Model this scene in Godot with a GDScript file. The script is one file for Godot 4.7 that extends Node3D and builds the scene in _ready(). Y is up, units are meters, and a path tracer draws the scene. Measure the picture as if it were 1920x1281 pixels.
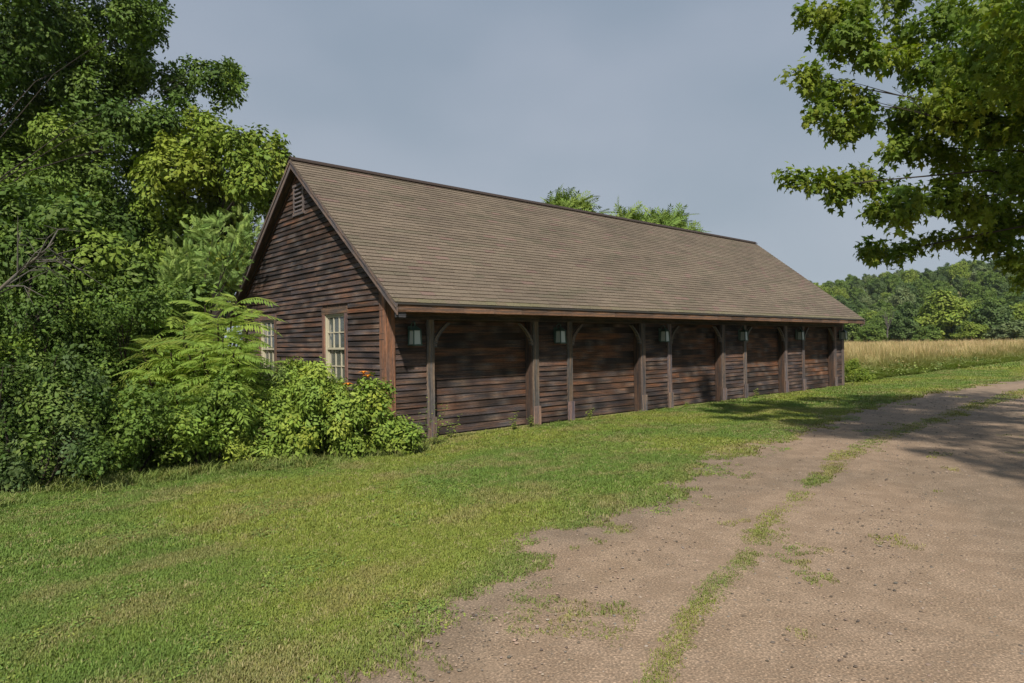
extends Node3D
# A long weathered wooden carriage barn beside a gravel drive, with woods to the left and a meadow and wooded hill beyond.
# Units are metres. The barn's front eave runs along x at z = 0; its near gable faces -x.

const EAVE_Y := 2.53
const RIDGE_Y := 5.90
const RIDGE_Z := -4.29
const ROOF_LENGTH := 20.24
const WALL_Z := -0.71       # front wall plane
const BACK_Z := -7.87       # back wall plane
const WALL_X := 0.22        # near gable wall plane
const WALL_X_FAR := 20.02
const CAMERA_AT := Vector3(-5.94, 1.78, 9.70)

var rng := RandomNumberGenerator.new()
var noise_a := FastNoiseLite.new()
var noise_b := FastNoiseLite.new()
var noise_c := FastNoiseLite.new()
var mats := {}
var used_names := {}
var triangles := 0

# ---------------------------------------------------------------- mesh builder
class Builder:
	var v := PackedVector3Array()
	var n := PackedVector3Array()
	var u := PackedVector2Array()
	var c := PackedColorArray()
	var tint := Color(1, 1, 1)
	var shift := Vector2.ZERO

	func tri(a: Vector3, b: Vector3, d: Vector3) -> void:
		var k := (d - a).cross(b - a).normalized()
		v.append(a); v.append(b); v.append(d)
		for i in 3:
			n.append(k); c.append(tint)
		u.append(shift); u.append(shift + Vector2(a.distance_to(b), 0)); u.append(shift + Vector2(0, a.distance_to(d)))

	# corners in order round the face; the grain (u) runs along the longer side
	func quad(a: Vector3, b: Vector3, d: Vector3, e: Vector3, cols := []) -> void:
		var k := (d - a).cross(b - a)
		if k.length() < 1e-9:
			k = (e - a).cross(d - a)
		k = k.normalized()
		var w := maxf(a.distance_to(b), e.distance_to(d))
		var h := maxf(a.distance_to(e), b.distance_to(d))
		var t: Array[Vector2] = [Vector2(0, 0), Vector2(w, 0), Vector2(w, h), Vector2(0, h)]
		if h > w:
			t = [Vector2(0, 0), Vector2(0, w), Vector2(h, w), Vector2(h, 0)]
		var p: Array[Vector3] = [a, b, d, e]
		for i in [0, 1, 2, 0, 2, 3]:
			v.append(p[i]); n.append(k); u.append(shift + t[i]); c.append(cols[i] if cols else tint)

	# a box given by its lower ring a b c d and its upper ring e f g h
	func hexa(p: Array) -> void:
		var m: Vector3 = (p[0] + p[1] + p[2] + p[3] + p[4] + p[5] + p[6] + p[7]) / 8.0
		for f in [[0, 1, 2, 3], [4, 5, 6, 7], [0, 1, 5, 4], [1, 2, 6, 5], [2, 3, 7, 6], [3, 0, 4, 7]]:
			var a: Vector3 = p[f[0]]
			var b: Vector3 = p[f[1]]
			var d: Vector3 = p[f[2]]
			var e: Vector3 = p[f[3]]
			if (d - a).cross(b - a).dot((a + d) / 2.0 - m) >= 0.0:
				quad(a, b, d, e)
			else:
				quad(a, e, d, b)

	func box(lo: Vector3, hi: Vector3) -> void:
		hexa([Vector3(lo.x, lo.y, lo.z), Vector3(hi.x, lo.y, lo.z), Vector3(hi.x, lo.y, hi.z), Vector3(lo.x, lo.y, hi.z),
			Vector3(lo.x, hi.y, lo.z), Vector3(hi.x, hi.y, lo.z), Vector3(hi.x, hi.y, hi.z), Vector3(lo.x, hi.y, hi.z)])

	# a box whose upright edges (along axis 1) are cut at 45 degrees
	func post(lo: Vector3, hi: Vector3, cut: float) -> void:
		var ring: Array[Vector2] = [Vector2(lo.x + cut, lo.z), Vector2(hi.x - cut, lo.z), Vector2(hi.x, lo.z + cut), Vector2(hi.x, hi.z - cut), Vector2(hi.x - cut, hi.z), Vector2(lo.x + cut, hi.z), Vector2(lo.x, hi.z - cut), Vector2(lo.x, lo.z + cut)]
		var m := Vector3((lo.x + hi.x) / 2.0, 0, (lo.z + hi.z) / 2.0)
		for i in 8:
			var q := ring[i]
			var r := ring[(i + 1) % 8]
			quad(Vector3(q.x, lo.y, q.y), Vector3(q.x, hi.y, q.y), Vector3(r.x, hi.y, r.y), Vector3(r.x, lo.y, r.y))
			tri(Vector3(m.x, hi.y, m.z), Vector3(r.x, hi.y, r.y), Vector3(q.x, hi.y, q.y))

	# a tapered tube through points, with a radius at each
	func tube(pts: Array, radii: Array, sides := 6) -> void:
		var rings := []
		var prev := Vector3.ZERO
		for i in pts.size():
			var d: Vector3 = (pts[mini(i + 1, pts.size() - 1)] - pts[maxi(i - 1, 0)]).normalized()
			var x := prev
			if i == 0:
				x = d.cross(Vector3(0.31, 0.2, 0.93)).normalized()
			x = (x - d * x.dot(d)).normalized()
			prev = x
			var y := d.cross(x)
			var ring := []
			for s in sides:
				var t := TAU * s / sides
				ring.append([pts[i] + (x * cos(t) + y * sin(t)) * radii[i], x * cos(t) + y * sin(t)])
			rings.append(ring)
		for i in pts.size() - 1:
			for s in sides:
				var z := (s + 1) % sides
				var q := [rings[i][s], rings[i][z], rings[i + 1][z], rings[i + 1][s]]
				for k in [0, 2, 1, 0, 3, 2]:
					v.append(q[k][0]); n.append(q[k][1]); c.append(tint)
					u.append(Vector2(i * 0.4 + (0.4 if k > 1 else 0.0), float(s + (1 if k == 1 or k == 2 else 0)) / sides))

	func mesh() -> ArrayMesh:
		var a := []
		a.resize(Mesh.ARRAY_MAX)
		a[Mesh.ARRAY_VERTEX] = v
		a[Mesh.ARRAY_NORMAL] = n
		a[Mesh.ARRAY_TEX_UV] = u
		a[Mesh.ARRAY_COLOR] = c
		var m := ArrayMesh.new()
		m.add_surface_from_arrays(Mesh.PRIMITIVE_TRIANGLES, a)
		return m

# ---------------------------------------------------------------- scene helpers
func part(called: String, m: Mesh, material: Material, parent: Node) -> MeshInstance3D:
	var o := MeshInstance3D.new()
	o.name = called
	o.mesh = m
	o.material_override = material
	parent.add_child(o, true)
	return o

func numbered(called: String) -> String:
	var k: int = used_names.get(called, -1) + 1
	used_names[called] = k
	return called if k == 0 else "%s_%03d" % [called, k]

func tag(o: Node, label := "", category := "", group := "", kind := "") -> void:
	if label: o.set_meta("label", label)
	if category: o.set_meta("category", category)
	if group: o.set_meta("group", group)
	if kind: o.set_meta("kind", kind)

func thing(called: String, label: String, category: String, at := Vector3.ZERO, group := "") -> Node3D:
	var o := Node3D.new()
	o.name = numbered(called)
	add_child(o)
	o.position = at
	tag(o, label, category, group)
	return o

func lone(called: String, m: Mesh, material: Material, kind: String, label := "", category := "") -> MeshInstance3D:
	var o := part(numbered(called), m, material, self)
	tag(o, label, category, "", kind)
	return o

func scatter(called: String, m: Mesh, material: Material, where: Array, tints: Array, parent: Node) -> MultiMeshInstance3D:
	var mm := MultiMesh.new()
	mm.transform_format = MultiMesh.TRANSFORM_3D
	mm.use_colors = true
	mm.mesh = m
	mm.instance_count = where.size()
	for i in where.size():
		mm.set_instance_transform(i, where[i])
		mm.set_instance_color(i, tints[i])
	var o := MultiMeshInstance3D.new()
	o.name = called
	o.multimesh = mm
	o.material_override = material
	parent.add_child(o, true)
	return o

func lin(r: float, g: float, b: float) -> Color:
	return Color(r, g, b).linear_to_srgb()

func vary(c: Color, amount: float) -> Color:
	var k := 1.0 + rng.randf_range(-amount, amount)
	return Color(c.r * k * (1.0 + rng.randf_range(-0.08, 0.08)), c.g * k, c.b * k * (1.0 + rng.randf_range(-0.1, 0.1)))

func turned(up: Vector3, spin: float, size: Vector3) -> Basis:
	var y := up.normalized()
	var x := y.cross(Vector3(0.3, 0.1, 0.95)).normalized()
	var z := x.cross(y)
	return Basis(x, y, z).rotated(y, spin) * Basis.from_scale(size)

# ---------------------------------------------------------------- materials
func noise_picture(w: int, h: int, seed_: int, freq: float, octaves := 4) -> Image:
	var f := FastNoiseLite.new()
	f.seed = seed_
	f.frequency = freq
	f.fractal_octaves = octaves
	return f.get_seamless_image(w, h)

func wood_textures() -> Array:
	var s := 512
	var streak := noise_picture(32, s, 3, 0.09, 5)
	streak.resize(s, s, Image.INTERPOLATE_CUBIC)
	var fine := noise_picture(64, s, 9, 0.3, 3)
	fine.resize(s, s, Image.INTERPOLATE_CUBIC)
	var blotch := noise_picture(s, s, 21, 0.012, 5)
	var speck := noise_picture(s, s, 31, 0.12, 2)
	var out := Image.create(s, s, false, Image.FORMAT_RGB8)
	var relief := Image.create(s, s, false, Image.FORMAT_RGB8)
	for y in s:
		for x in s:
			var a := streak.get_pixel(x, y).r
			var b := fine.get_pixel(x, y).r
			var m := blotch.get_pixel(x, y).r
			var k := speck.get_pixel(x, y).r
			var g := 0.42 + 0.34 * a + 0.26 * b + 0.3 * (m - 0.5) + 0.3 * (k - 0.5)
			if a < 0.36: g *= 0.3 + a * 1.9
			var warm := clampf((m - 0.45) * 1.2, -0.3, 0.3)
			out.set_pixel(x, y, Color(clampf(g * (1.0 + 0.25 * warm), 0, 1), clampf(g, 0, 1), clampf(g * (1.0 - 0.3 * warm), 0, 1)))
			var h := clampf(0.6 * a + 0.4 * b, 0, 1)
			relief.set_pixel(x, y, Color(h, h, h))
	return [ImageTexture.create_from_image(out), ImageTexture.create_from_image(relief)]

func granule_texture() -> ImageTexture:
	var s := 512
	var a := noise_picture(s, s, 5, 0.35, 2)
	var b := noise_picture(s, s, 6, 0.03, 4)
	var out := Image.create(s, s, false, Image.FORMAT_RGB8)
	for y in s:
		for x in s:
			var g := clampf(0.8 + 0.5 * (a.get_pixel(x, y).r - 0.5) + 0.5 * (b.get_pixel(x, y).r - 0.5), 0, 1)
			out.set_pixel(x, y, Color(g, g, g))
	return ImageTexture.create_from_image(out)

func ground_texture(seed_: int, colors: Array, grit: float) -> Array:
	var s := 1024
	var a := noise_picture(s, s, seed_, 0.006, 5)
	var b := noise_picture(s, s, seed_ + 1, 0.035, 5)
	var d := noise_picture(s, s, seed_ + 2, 0.13, 3)
	var out := Image.create(s, s, false, Image.FORMAT_RGB8)
	var relief := Image.create(s, s, false, Image.FORMAT_RGB8)
	for y in s:
		for x in s:
			var p := a.get_pixel(x, y).r
			var q := b.get_pixel(x, y).r
			var r := d.get_pixel(x, y).r
			var k: Color = colors[0].lerp(colors[1], smoothstep(0.3, 0.7, p)).lerp(colors[2], smoothstep(0.5, 0.75, q) * 0.7)
			var g := 1.0 + grit * (r - 0.5) + 0.35 * (q - 0.5)
			if r > 0.74: g += grit * 0.5
			out.set_pixel(x, y, Color(clampf(k.r * g, 0, 1), clampf(k.g * g, 0, 1), clampf(k.b * g, 0, 1)).linear_to_srgb())
			relief.set_pixel(x, y, Color(r, r, r).lerp(Color(q, q, q), 0.4))
	return [ImageTexture.create_from_image(out), ImageTexture.create_from_image(relief)]

func plain(called: String, c: Color, rough := 0.85) -> StandardMaterial3D:
	var m := StandardMaterial3D.new()
	m.resource_name = called
	m.albedo_color = c.linear_to_srgb()
	m.roughness = rough
	mats[called] = m
	return m

func leafy(called: String, c := Color(1, 1, 1), vertex := true, through := 0.55) -> StandardMaterial3D:
	var m := plain(called, c, 0.55)
	m.vertex_color_use_as_albedo = vertex
	m.metallic_specular = 0.3
	m.backlight_enabled = true
	m.backlight = Color(through, through * 1.05, through * 0.55)
	m.cull_mode = BaseMaterial3D.CULL_DISABLED
	return m

func make_materials() -> void:
	var w := wood_textures()
	var wood := plain("weathered_wood", Color(1, 1, 1), 0.88)
	wood.vertex_color_use_as_albedo = true
	wood.albedo_texture = w[0]
	wood.uv1_scale = Vector3(0.16, 1.5, 1)
	wood.heightmap_enabled = true
	wood.heightmap_texture = w[1]
	wood.heightmap_scale = 0.35
	var shingle := plain("asphalt_shingle", Color(1, 1, 1), 0.95)
	shingle.vertex_color_use_as_albedo = true
	shingle.albedo_texture = granule_texture()
	shingle.uv1_scale = Vector3(2.2, 2.2, 1)
	var bark := plain("bark", Color(0.5, 0.5, 0.5), 0.95)
	bark.vertex_color_use_as_albedo = true
	bark.albedo_texture = w[0]
	bark.uv1_scale = Vector3(0.5, 2, 1)
	plain("packed_earth", Color(0.2, 0.17, 0.14), 0.95)
	plain("cream_paint", Color(0.52, 0.48, 0.36), 0.6)
	plain("verdigris", Color(0.055, 0.10, 0.075), 0.5).metallic = 0.3
	plain("drip_metal", Color(0.05, 0.045, 0.04), 0.5)
	plain("lantern_glass", Color(0.4, 0.44, 0.4), 0.12)
	plain("candle", Color(0.7, 0.68, 0.6), 0.6)
	var glass := StandardMaterial3D.new()
	glass.resource_name = "window_glass"
	glass.albedo_color = Color(0.9, 0.95, 0.92, 0.12)
	glass.transparency = BaseMaterial3D.TRANSPARENCY_ALPHA
	glass.roughness = 0.04
	mats["glass"] = glass
	leafy("leaf")
	leafy("thin_leaf", Color(1, 1, 1), true, 0.85)
	leafy("grass_blade", Color(1, 1, 1), true, 0.7)
	for k in 4:
		leafy("frond_%d" % k, [Color(0.2, 0.3, 0.06), Color(0.165, 0.26, 0.055), Color(0.25, 0.34, 0.065), Color(0.125, 0.21, 0.055)][k], false, 0.8)
	plain("petal_orange", Color(0.75, 0.27, 0.02), 0.6)
	plain("petal_yellow", Color(0.75, 0.5, 0.03), 0.6)
	plain("stalk", Color(0.08, 0.11, 0.03), 0.8)
	plain("pale_twig", Color(0.24, 0.22, 0.19), 0.9)
	var soil := ground_texture(40, [Color(0.14, 0.15, 0.045), Color(0.18, 0.175, 0.055), Color(0.19, 0.145, 0.07)], 0.5)
	var lawn := plain("lawn_soil", Color(1, 1, 1), 0.95)
	lawn.albedo_texture = soil[0]
	lawn.uv1_triplanar = true
	lawn.uv1_world_triplanar = true
	lawn.uv1_scale = Vector3(0.21, 0.21, 0.21)
	lawn.heightmap_enabled = true
	lawn.heightmap_texture = soil[1]
	lawn.heightmap_scale = 2.0
	var straw := ground_texture(55, [Color(0.36, 0.27, 0.15), Color(0.3, 0.27, 0.12), Color(0.42, 0.31, 0.18)], 0.5)
	var meadow := plain("meadow_soil", Color(1, 1, 1), 0.95)
	meadow.albedo_texture = straw[0]
	meadow.uv1_triplanar = true
	meadow.uv1_world_triplanar = true
	meadow.uv1_scale = Vector3(0.13, 0.13, 0.13)
	var grit := ground_texture(70, [Color(0.255, 0.18, 0.12), Color(0.305, 0.219, 0.15), Color(0.19, 0.14, 0.096)], 1.1)
	var drive := plain("gravel_dirt", Color(1, 1, 1), 0.95)
	drive.albedo_texture = grit[0]
	drive.uv1_triplanar = true
	drive.uv1_world_triplanar = true
	drive.uv1_scale = Vector3(0.37, 0.37, 0.37)
	drive.heightmap_enabled = true
	drive.heightmap_texture = grit[1]
	drive.heightmap_scale = 0.7
	drive.vertex_color_use_as_albedo = true
	var peb := plain("pebble_stone", Color(1, 1, 1), 0.9)
	peb.vertex_color_use_as_albedo = true

# ---------------------------------------------------------------- leaf shapes
func add_maple_leaf(b: Builder, t: Transform3D) -> void:
	var edge := [Vector3(0, 0, 0), Vector3(0.40, 0.02, 0.09), Vector3(0.22, 0.22, 0), Vector3(0.55, 0.5, 0.12), Vector3(0.2, 0.5, 0), Vector3(0, 1, 0.16), Vector3(-0.2, 0.5, 0), Vector3(-0.55, 0.5, 0.12), Vector3(-0.22, 0.22, 0), Vector3(-0.40, 0.02, 0.09)]
	var m := t * Vector3(0, 0.33, -0.05)
	for i in 10:
		b.tri(m, t * edge[i], t * edge[(i + 1) % 10])

func add_small_maple_leaf(b: Builder, t: Transform3D) -> void:
	var edge := [Vector3(0, 0, 0), Vector3(0.38, 0.12, 0.08), Vector3(0.5, 0.55, 0.12), Vector3(0.17, 0.5, 0), Vector3(0, 1, 0.14), Vector3(-0.17, 0.5, 0), Vector3(-0.5, 0.55, 0.12), Vector3(-0.38, 0.12, 0.08)]
	for i in [1, 2, 3, 4, 5, 6]:
		b.tri(t * edge[0], t * edge[i], t * edge[i + 1])

func add_oval_leaf(b: Builder, t: Transform3D, wide := 0.27) -> void:
	var a := t * Vector3.ZERO
	var e := t * Vector3(0, 1, 0.14)
	b.tri(a, t * Vector3(wide, 0.42, 0.1), e)
	b.tri(a, e, t * Vector3(-wide, 0.42, 0.1))

func sprig(kind: String, leaves: int, reach: float, size: float, seed_: int) -> Mesh:
	rng.seed = seed_
	var b := Builder.new()
	for i in leaves:
		var dir := Vector3(rng.randf_range(-1, 1), rng.randf_range(-0.55, 0.75), rng.randf_range(-1, 1)).normalized()
		var at := dir * reach * rng.randf_range(0.25, 1.0)
		# blades hang outwards and down, faces mostly up
		var y := (Vector3(dir.x, -0.25 + rng.randf_range(-0.45, 0.35), dir.z)).normalized()
		var z := (Vector3(rng.randf_range(-0.5, 0.5), -1.0, rng.randf_range(-0.5, 0.5)))
		z = (z - y * z.dot(y)).normalized()
		var t := Transform3D(Basis(y.cross(z), y, z) * Basis.from_scale(Vector3.ONE * size * rng.randf_range(0.7, 1.25)), at)
		if kind == "maple":
			add_maple_leaf(b, t)
		elif kind == "small_maple":
			add_small_maple_leaf(b, t)
		else:
			add_oval_leaf(b, t, 0.3 if kind == "oval" else 0.16)
	return b.mesh()

# a pinnate leaf one metre long that arches over; its leaflets hang in pairs
func frond(pairs: int, arch: float, leaflet: float, seed_: int) -> Mesh:
	rng.seed = seed_
	var b := Builder.new()
	var pts := []
	for i in 7:
		var t := i / 6.0
		pts.append(Vector3(0.03 * sin(t * 3.0), t * (1.0 - 0.18 * t), 0) + Vector3(0, 0, arch * t * t))
	b.tube(pts, [0.011, 0.010, 0.009, 0.008, 0.006, 0.005, 0.003], 4)
	for p in pairs:
		var t := 0.16 + 0.82 * p / (pairs - 1.0)
		var i := mini(int(t * 6.0), 5)
		var at: Vector3 = pts[i].lerp(pts[i + 1], t * 6.0 - i)
		var d: Vector3 = (pts[i + 1] - pts[i]).normalized()
		for s in [-1.0, 1.0]:
			var y: Vector3 = (Vector3(s, 0, 0) + d * 0.42 + Vector3(0, 0, 0.5 + rng.randf_range(-0.2, 0.25))).normalized()
			var x := d - y * d.dot(y)
			x = x.normalized()
			var k := leaflet * (1.0 - 0.55 * absf(t - 0.45)) * rng.randf_range(0.85, 1.12)
			add_oval_leaf(b, Transform3D(Basis(x, y, x.cross(y)) * Basis.from_scale(Vector3.ONE * k), at), 0.115)
	add_oval_leaf(b, Transform3D(Basis(Vector3(1, 0, 0), (pts[6] - pts[5]).normalized(), Vector3(1, 0, 0).cross((pts[6] - pts[5]).normalized())) * Basis.from_scale(Vector3.ONE * leaflet * 0.8), pts[6]), 0.18)
	return b.mesh()

func in_barn(p: Vector3) -> bool:
	return p.x > -0.12 and p.x < 20.4 and p.z < 0.1 and p.z > -8.7 and p.y < 2.6 + 0.78 * (4.3 - absf(p.z - RIDGE_Z))

# smaller lobes budding from each blob, so that the outline is uneven
func budded(blobs: Array, each: int, share: float) -> Array:
	var out := []
	for q in blobs:
		out.append([q[0], q[1], q[2], q[3] * 0.86])
		for i in each:
			var d := Vector3(rng.randfn(), rng.randfn() + 0.25, rng.randfn()).normalized() * float(q[3])
			var r: float = q[3] * share * rng.randf_range(0.6, 1.3)
			if q[1] + d.y > 0.1:
				out.append([q[0] + d.x, q[1] + d.y, q[2] + d.z, r])
	return out

# sprigs spread through blobs [x, y, z, r], denser towards each blob's skin, with gaps
func crown(blobs: Array, m: Mesh, material: Material, per_area: float, palette: Array, parent: Node3D, opt := {}) -> MeshInstance3D:
	var where := []
	var tints := []
	var size: float = opt.get("size", 1.0)
	var gap: float = opt.get("gap", -0.25)
	var scale_noise: float = opt.get("noise", 1.0)
	var every: Array = blobs + opt.get("more", [])
	for n in every.size():
		var q: Array = every[n]
		var centre := Vector3(q[0], q[1], q[2])
		var r: float = q[3]
		var count := int((per_area if n < blobs.size() else float(opt.more_area)) * r * r * 12.0) + 4
		var tone: Color = palette[rng.randi() % palette.size()]
		for i in count:
			var d := Vector3(rng.randfn(), rng.randfn() * 0.85, rng.randfn()).normalized() * Vector3(1.0, float(opt.get("flat", 1.0)), 1.0)
			var at := centre + d * r * (0.35 + 0.65 * sqrt(rng.randf())) * (1.0 + 0.3 * noise_a.get_noise_3dv((centre + d * r) * 60.0 * scale_noise))
			if noise_b.get_noise_3dv(at * 55.0 * scale_noise) < gap or at.y < 0.05 or in_barn(at):
				continue
			var up := (d * float(opt.get("face", 1.0)) + Vector3.UP * 0.55 + Vector3(rng.randfn(), rng.randfn(), rng.randfn()) * 0.3).normalized()
			where.append(Transform3D(turned(up, rng.randf() * TAU, Vector3.ONE * size * rng.randf_range(0.7, 1.25)), at - parent.position))
			var other: Color = palette[rng.randi() % palette.size()]
			tints.append(vary(tone.lerp(other, 0.35), 0.2))
	return part(opt.get("called", "crown"), baked(m, where, tints), material, parent)

# one mesh of many transformed copies of a small one, each with its own colour
func baked(m: Mesh, where: Array, tints: Array) -> ArrayMesh:
	var src := m.surface_get_arrays(0)
	var sv: PackedVector3Array = src[Mesh.ARRAY_VERTEX]
	var sn: PackedVector3Array = src[Mesh.ARRAY_NORMAL]
	var v := PackedVector3Array()
	var n := PackedVector3Array()
	var c := PackedColorArray()
	var block := PackedColorArray()
	block.resize(sv.size())
	for i in where.size():
		var t: Transform3D = where[i]
		v.append_array(t * sv)
		n.append_array(Transform3D(t.basis.orthonormalized(), Vector3.ZERO) * sn)
		block.fill(tints[i])
		c.append_array(block)
	triangles += v.size() / 3
	var a := []
	a.resize(Mesh.ARRAY_MAX)
	a[Mesh.ARRAY_VERTEX] = v
	a[Mesh.ARRAY_NORMAL] = n
	a[Mesh.ARRAY_COLOR] = c
	var out := ArrayMesh.new()
	out.add_surface_from_arrays(Mesh.PRIMITIVE_TRIANGLES, a)
	return out

func trunk_shape(base: Vector3, blobs: Array, thick: float, fork: Vector3, shade: Color, limbs := 14, limb := 0.42) -> Mesh:
	var b := Builder.new()
	b.tint = shade
	var mid := base.lerp(fork, 0.5) + Vector3(0.12, 0, -0.08) * thick * 4.0
	b.tube([base - Vector3(0, 0.15, 0), base + Vector3(0, 0.25, 0), mid, fork], [thick * 1.5, thick * 1.1, thick * 0.92, thick * 0.75], 10)
	var step := maxi(1, int(ceil(blobs.size() / float(limbs))))
	for k in range(0, blobs.size(), step):
		var q: Array = blobs[k]
		var tip := Vector3(q[0], q[1], q[2])
		var start := base.lerp(fork, rng.randf_range(0.75, 1.0))
		var bend := start.lerp(tip, 0.5) + Vector3(rng.randf_range(-0.2, 0.2), 0.1 * start.distance_to(tip), rng.randf_range(-0.2, 0.2))
		var t: float = thick * limb * clampf(q[3] * 1.2, 0.4, 1.0)
		b.tube([start, start.lerp(bend, 0.55) + Vector3(0, 0.05, 0), bend, bend.lerp(tip, 0.6), tip], [t, t * 0.75, t * 0.5, t * 0.32, t * 0.12], 6)
		for j in 3:
			var d: Vector3 = Vector3(rng.randfn(), rng.randfn() * 0.6 + 0.2, rng.randfn()).normalized() * q[3] * 0.8
			b.tube([bend.lerp(tip, 0.4 + 0.2 * j), bend.lerp(tip, 0.6 + 0.2 * j) + d * 0.6, tip + d], [t * 0.3, t * 0.16, t * 0.05], 4)
	return b.mesh()

func tree(called: String, label: String, base: Vector3, fork: Vector3, blobs: Array, thick: float, m: Mesh, per_area: float, palette: Array, opt := {}) -> Node3D:
	var o := thing(called, label, opt.get("category", "tree"), base, opt.get("group", ""))
	var local := []
	for q in blobs:
		local.append([q[0] - base.x, q[1] - base.y, q[2] - base.z, q[3]])
	part("trunk", trunk_shape(Vector3.ZERO, local, thick, fork - base, opt.get("bark", Color(0.16, 0.13, 0.10)), opt.get("limbs", 14), opt.get("limb", 0.42)), mats.bark, o)
	crown(budded(blobs, opt.get("buds", 3), 0.36), m, mats[opt.get("material", "leaf")], per_area, palette, o, opt)
	return o

func shrub(called: String, label: String, blobs: Array, m: Mesh, per_area: float, palette: Array, opt := {}) -> Node3D:
	var base := Vector3.ZERO
	for q in blobs:
		base += Vector3(q[0], 0, q[2]) / blobs.size()
	var o := thing(called, label, opt.get("category", "shrub"), base, opt.get("group", ""))
	var b := Builder.new()
	b.tint = Color(0.13, 0.1, 0.07)
	for q in blobs:
		var tip := Vector3(q[0], maxf(q[1], 0.1), q[2]) - base
		var foot := Vector3(tip.x * 0.4, -0.02, tip.z * 0.4)
		b.tube([foot, foot.lerp(tip, 0.5) + Vector3(0.05, 0.05, 0), tip], [0.02, 0.014, 0.006], 5)
		for j in 4:
			var d: Vector3 = Vector3(rng.randfn(), rng.randfn() * 0.6 + 0.3, rng.randfn()).normalized() * q[3] * 0.9
			b.tube([foot.lerp(tip, 0.6), tip + d * 0.5, tip + d], [0.009, 0.006, 0.003], 4)
	part("stems", b.mesh(), mats.bark, o)
	opt["called"] = "foliage"
	crown(budded(blobs, 6, 0.42), m, mats.leaf, per_area, palette, o, opt)
	return o

# a shrub of pinnate leaves, each a part of its own
func sumac(called: String, label: String, base: Vector3, heads: Array, fronds: Array, tones: Array, opt := {}) -> Node3D:
	var o := thing(called, label, "shrub", base, opt.get("group", ""))
	var b := Builder.new()
	b.tint = Color(0.15, 0.11, 0.07)
	for q in heads:
		var tip: Vector3 = Vector3(q[0], q[1], q[2]) - base
		var foot := Vector3(tip.x * 0.25, -0.02, tip.z * 0.25)
		b.tube([foot, foot.lerp(tip, 0.5) + Vector3(0.06, 0, 0.05), tip], [0.028, 0.022, 0.012], 6)
	part("stems", b.mesh(), mats.bark, o)
	for q in heads:
		var tip: Vector3 = Vector3(q[0], q[1], q[2]) - base
		var foot := Vector3(tip.x * 0.25, 0, tip.z * 0.25)
		var count: int = q[3]
		var spin := rng.randf() * TAU
		for i in count:
			var t := i / float(count)
			var at := tip.lerp(foot.lerp(tip, 0.5), t * 0.75)
			spin += 2.4
			var rise := 0.95 - 1.45 * t + rng.randf_range(-0.25, 0.25)
			var y := Vector3(cos(spin), rise, sin(spin)).normalized()
			var z := Vector3.DOWN - y * Vector3.DOWN.dot(y)
			z = z.normalized()
			var size := rng.randf_range(0.34, 0.56) * float(opt.get("size", 1.0))
			if in_barn(base + at + y * size):
				continue
			var f := part("leaf", fronds[rng.randi() % fronds.size()], mats["frond_%d" % tones[rng.randi() % tones.size()]], o)
			f.transform = Transform3D(Basis(y.cross(z), y, z).rotated(y, rng.randf_range(-0.5, 0.5)) * Basis.from_scale(Vector3.ONE * size), at)
	return o

# ---------------------------------------------------------------- barn
func grade(s: float, y: float, dry: float, board: float) -> Color:
	# weathered stain: grey-violet, brown, rust and near-black patches, as they lie on the boards
	var big := noise_a.get_noise_2d(s * 38.0, y * 60.0 + board * 40.0)
	var run := noise_b.get_noise_2d(s * 38.0 + board * 300.0, y * 40.0)
	var spot := noise_c.get_noise_2d(s * 260.0, y * 300.0)
	var c := Color(0.195, 0.135, 0.122).lerp(Color(0.22, 0.118, 0.075), smoothstep(-0.2, 0.4, big + dry))
	c = c.lerp(Color(0.34, 0.14, 0.06), smoothstep(0.25, 0.6, run + dry * 0.55) * 0.6)
	c = c.lerp(Color(0.035, 0.025, 0.023), smoothstep(0.05, 0.4, -run + 0.13) * 0.78)
	c = c.lerp(Color(0.32, 0.27, 0.245), smoothstep(0.15, 0.45, spot) * 0.4)
	var k := 0.72 + 0.28 * board + 0.28 * spot
	return Color(c.r * k, c.g * k, c.b * k)

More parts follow.
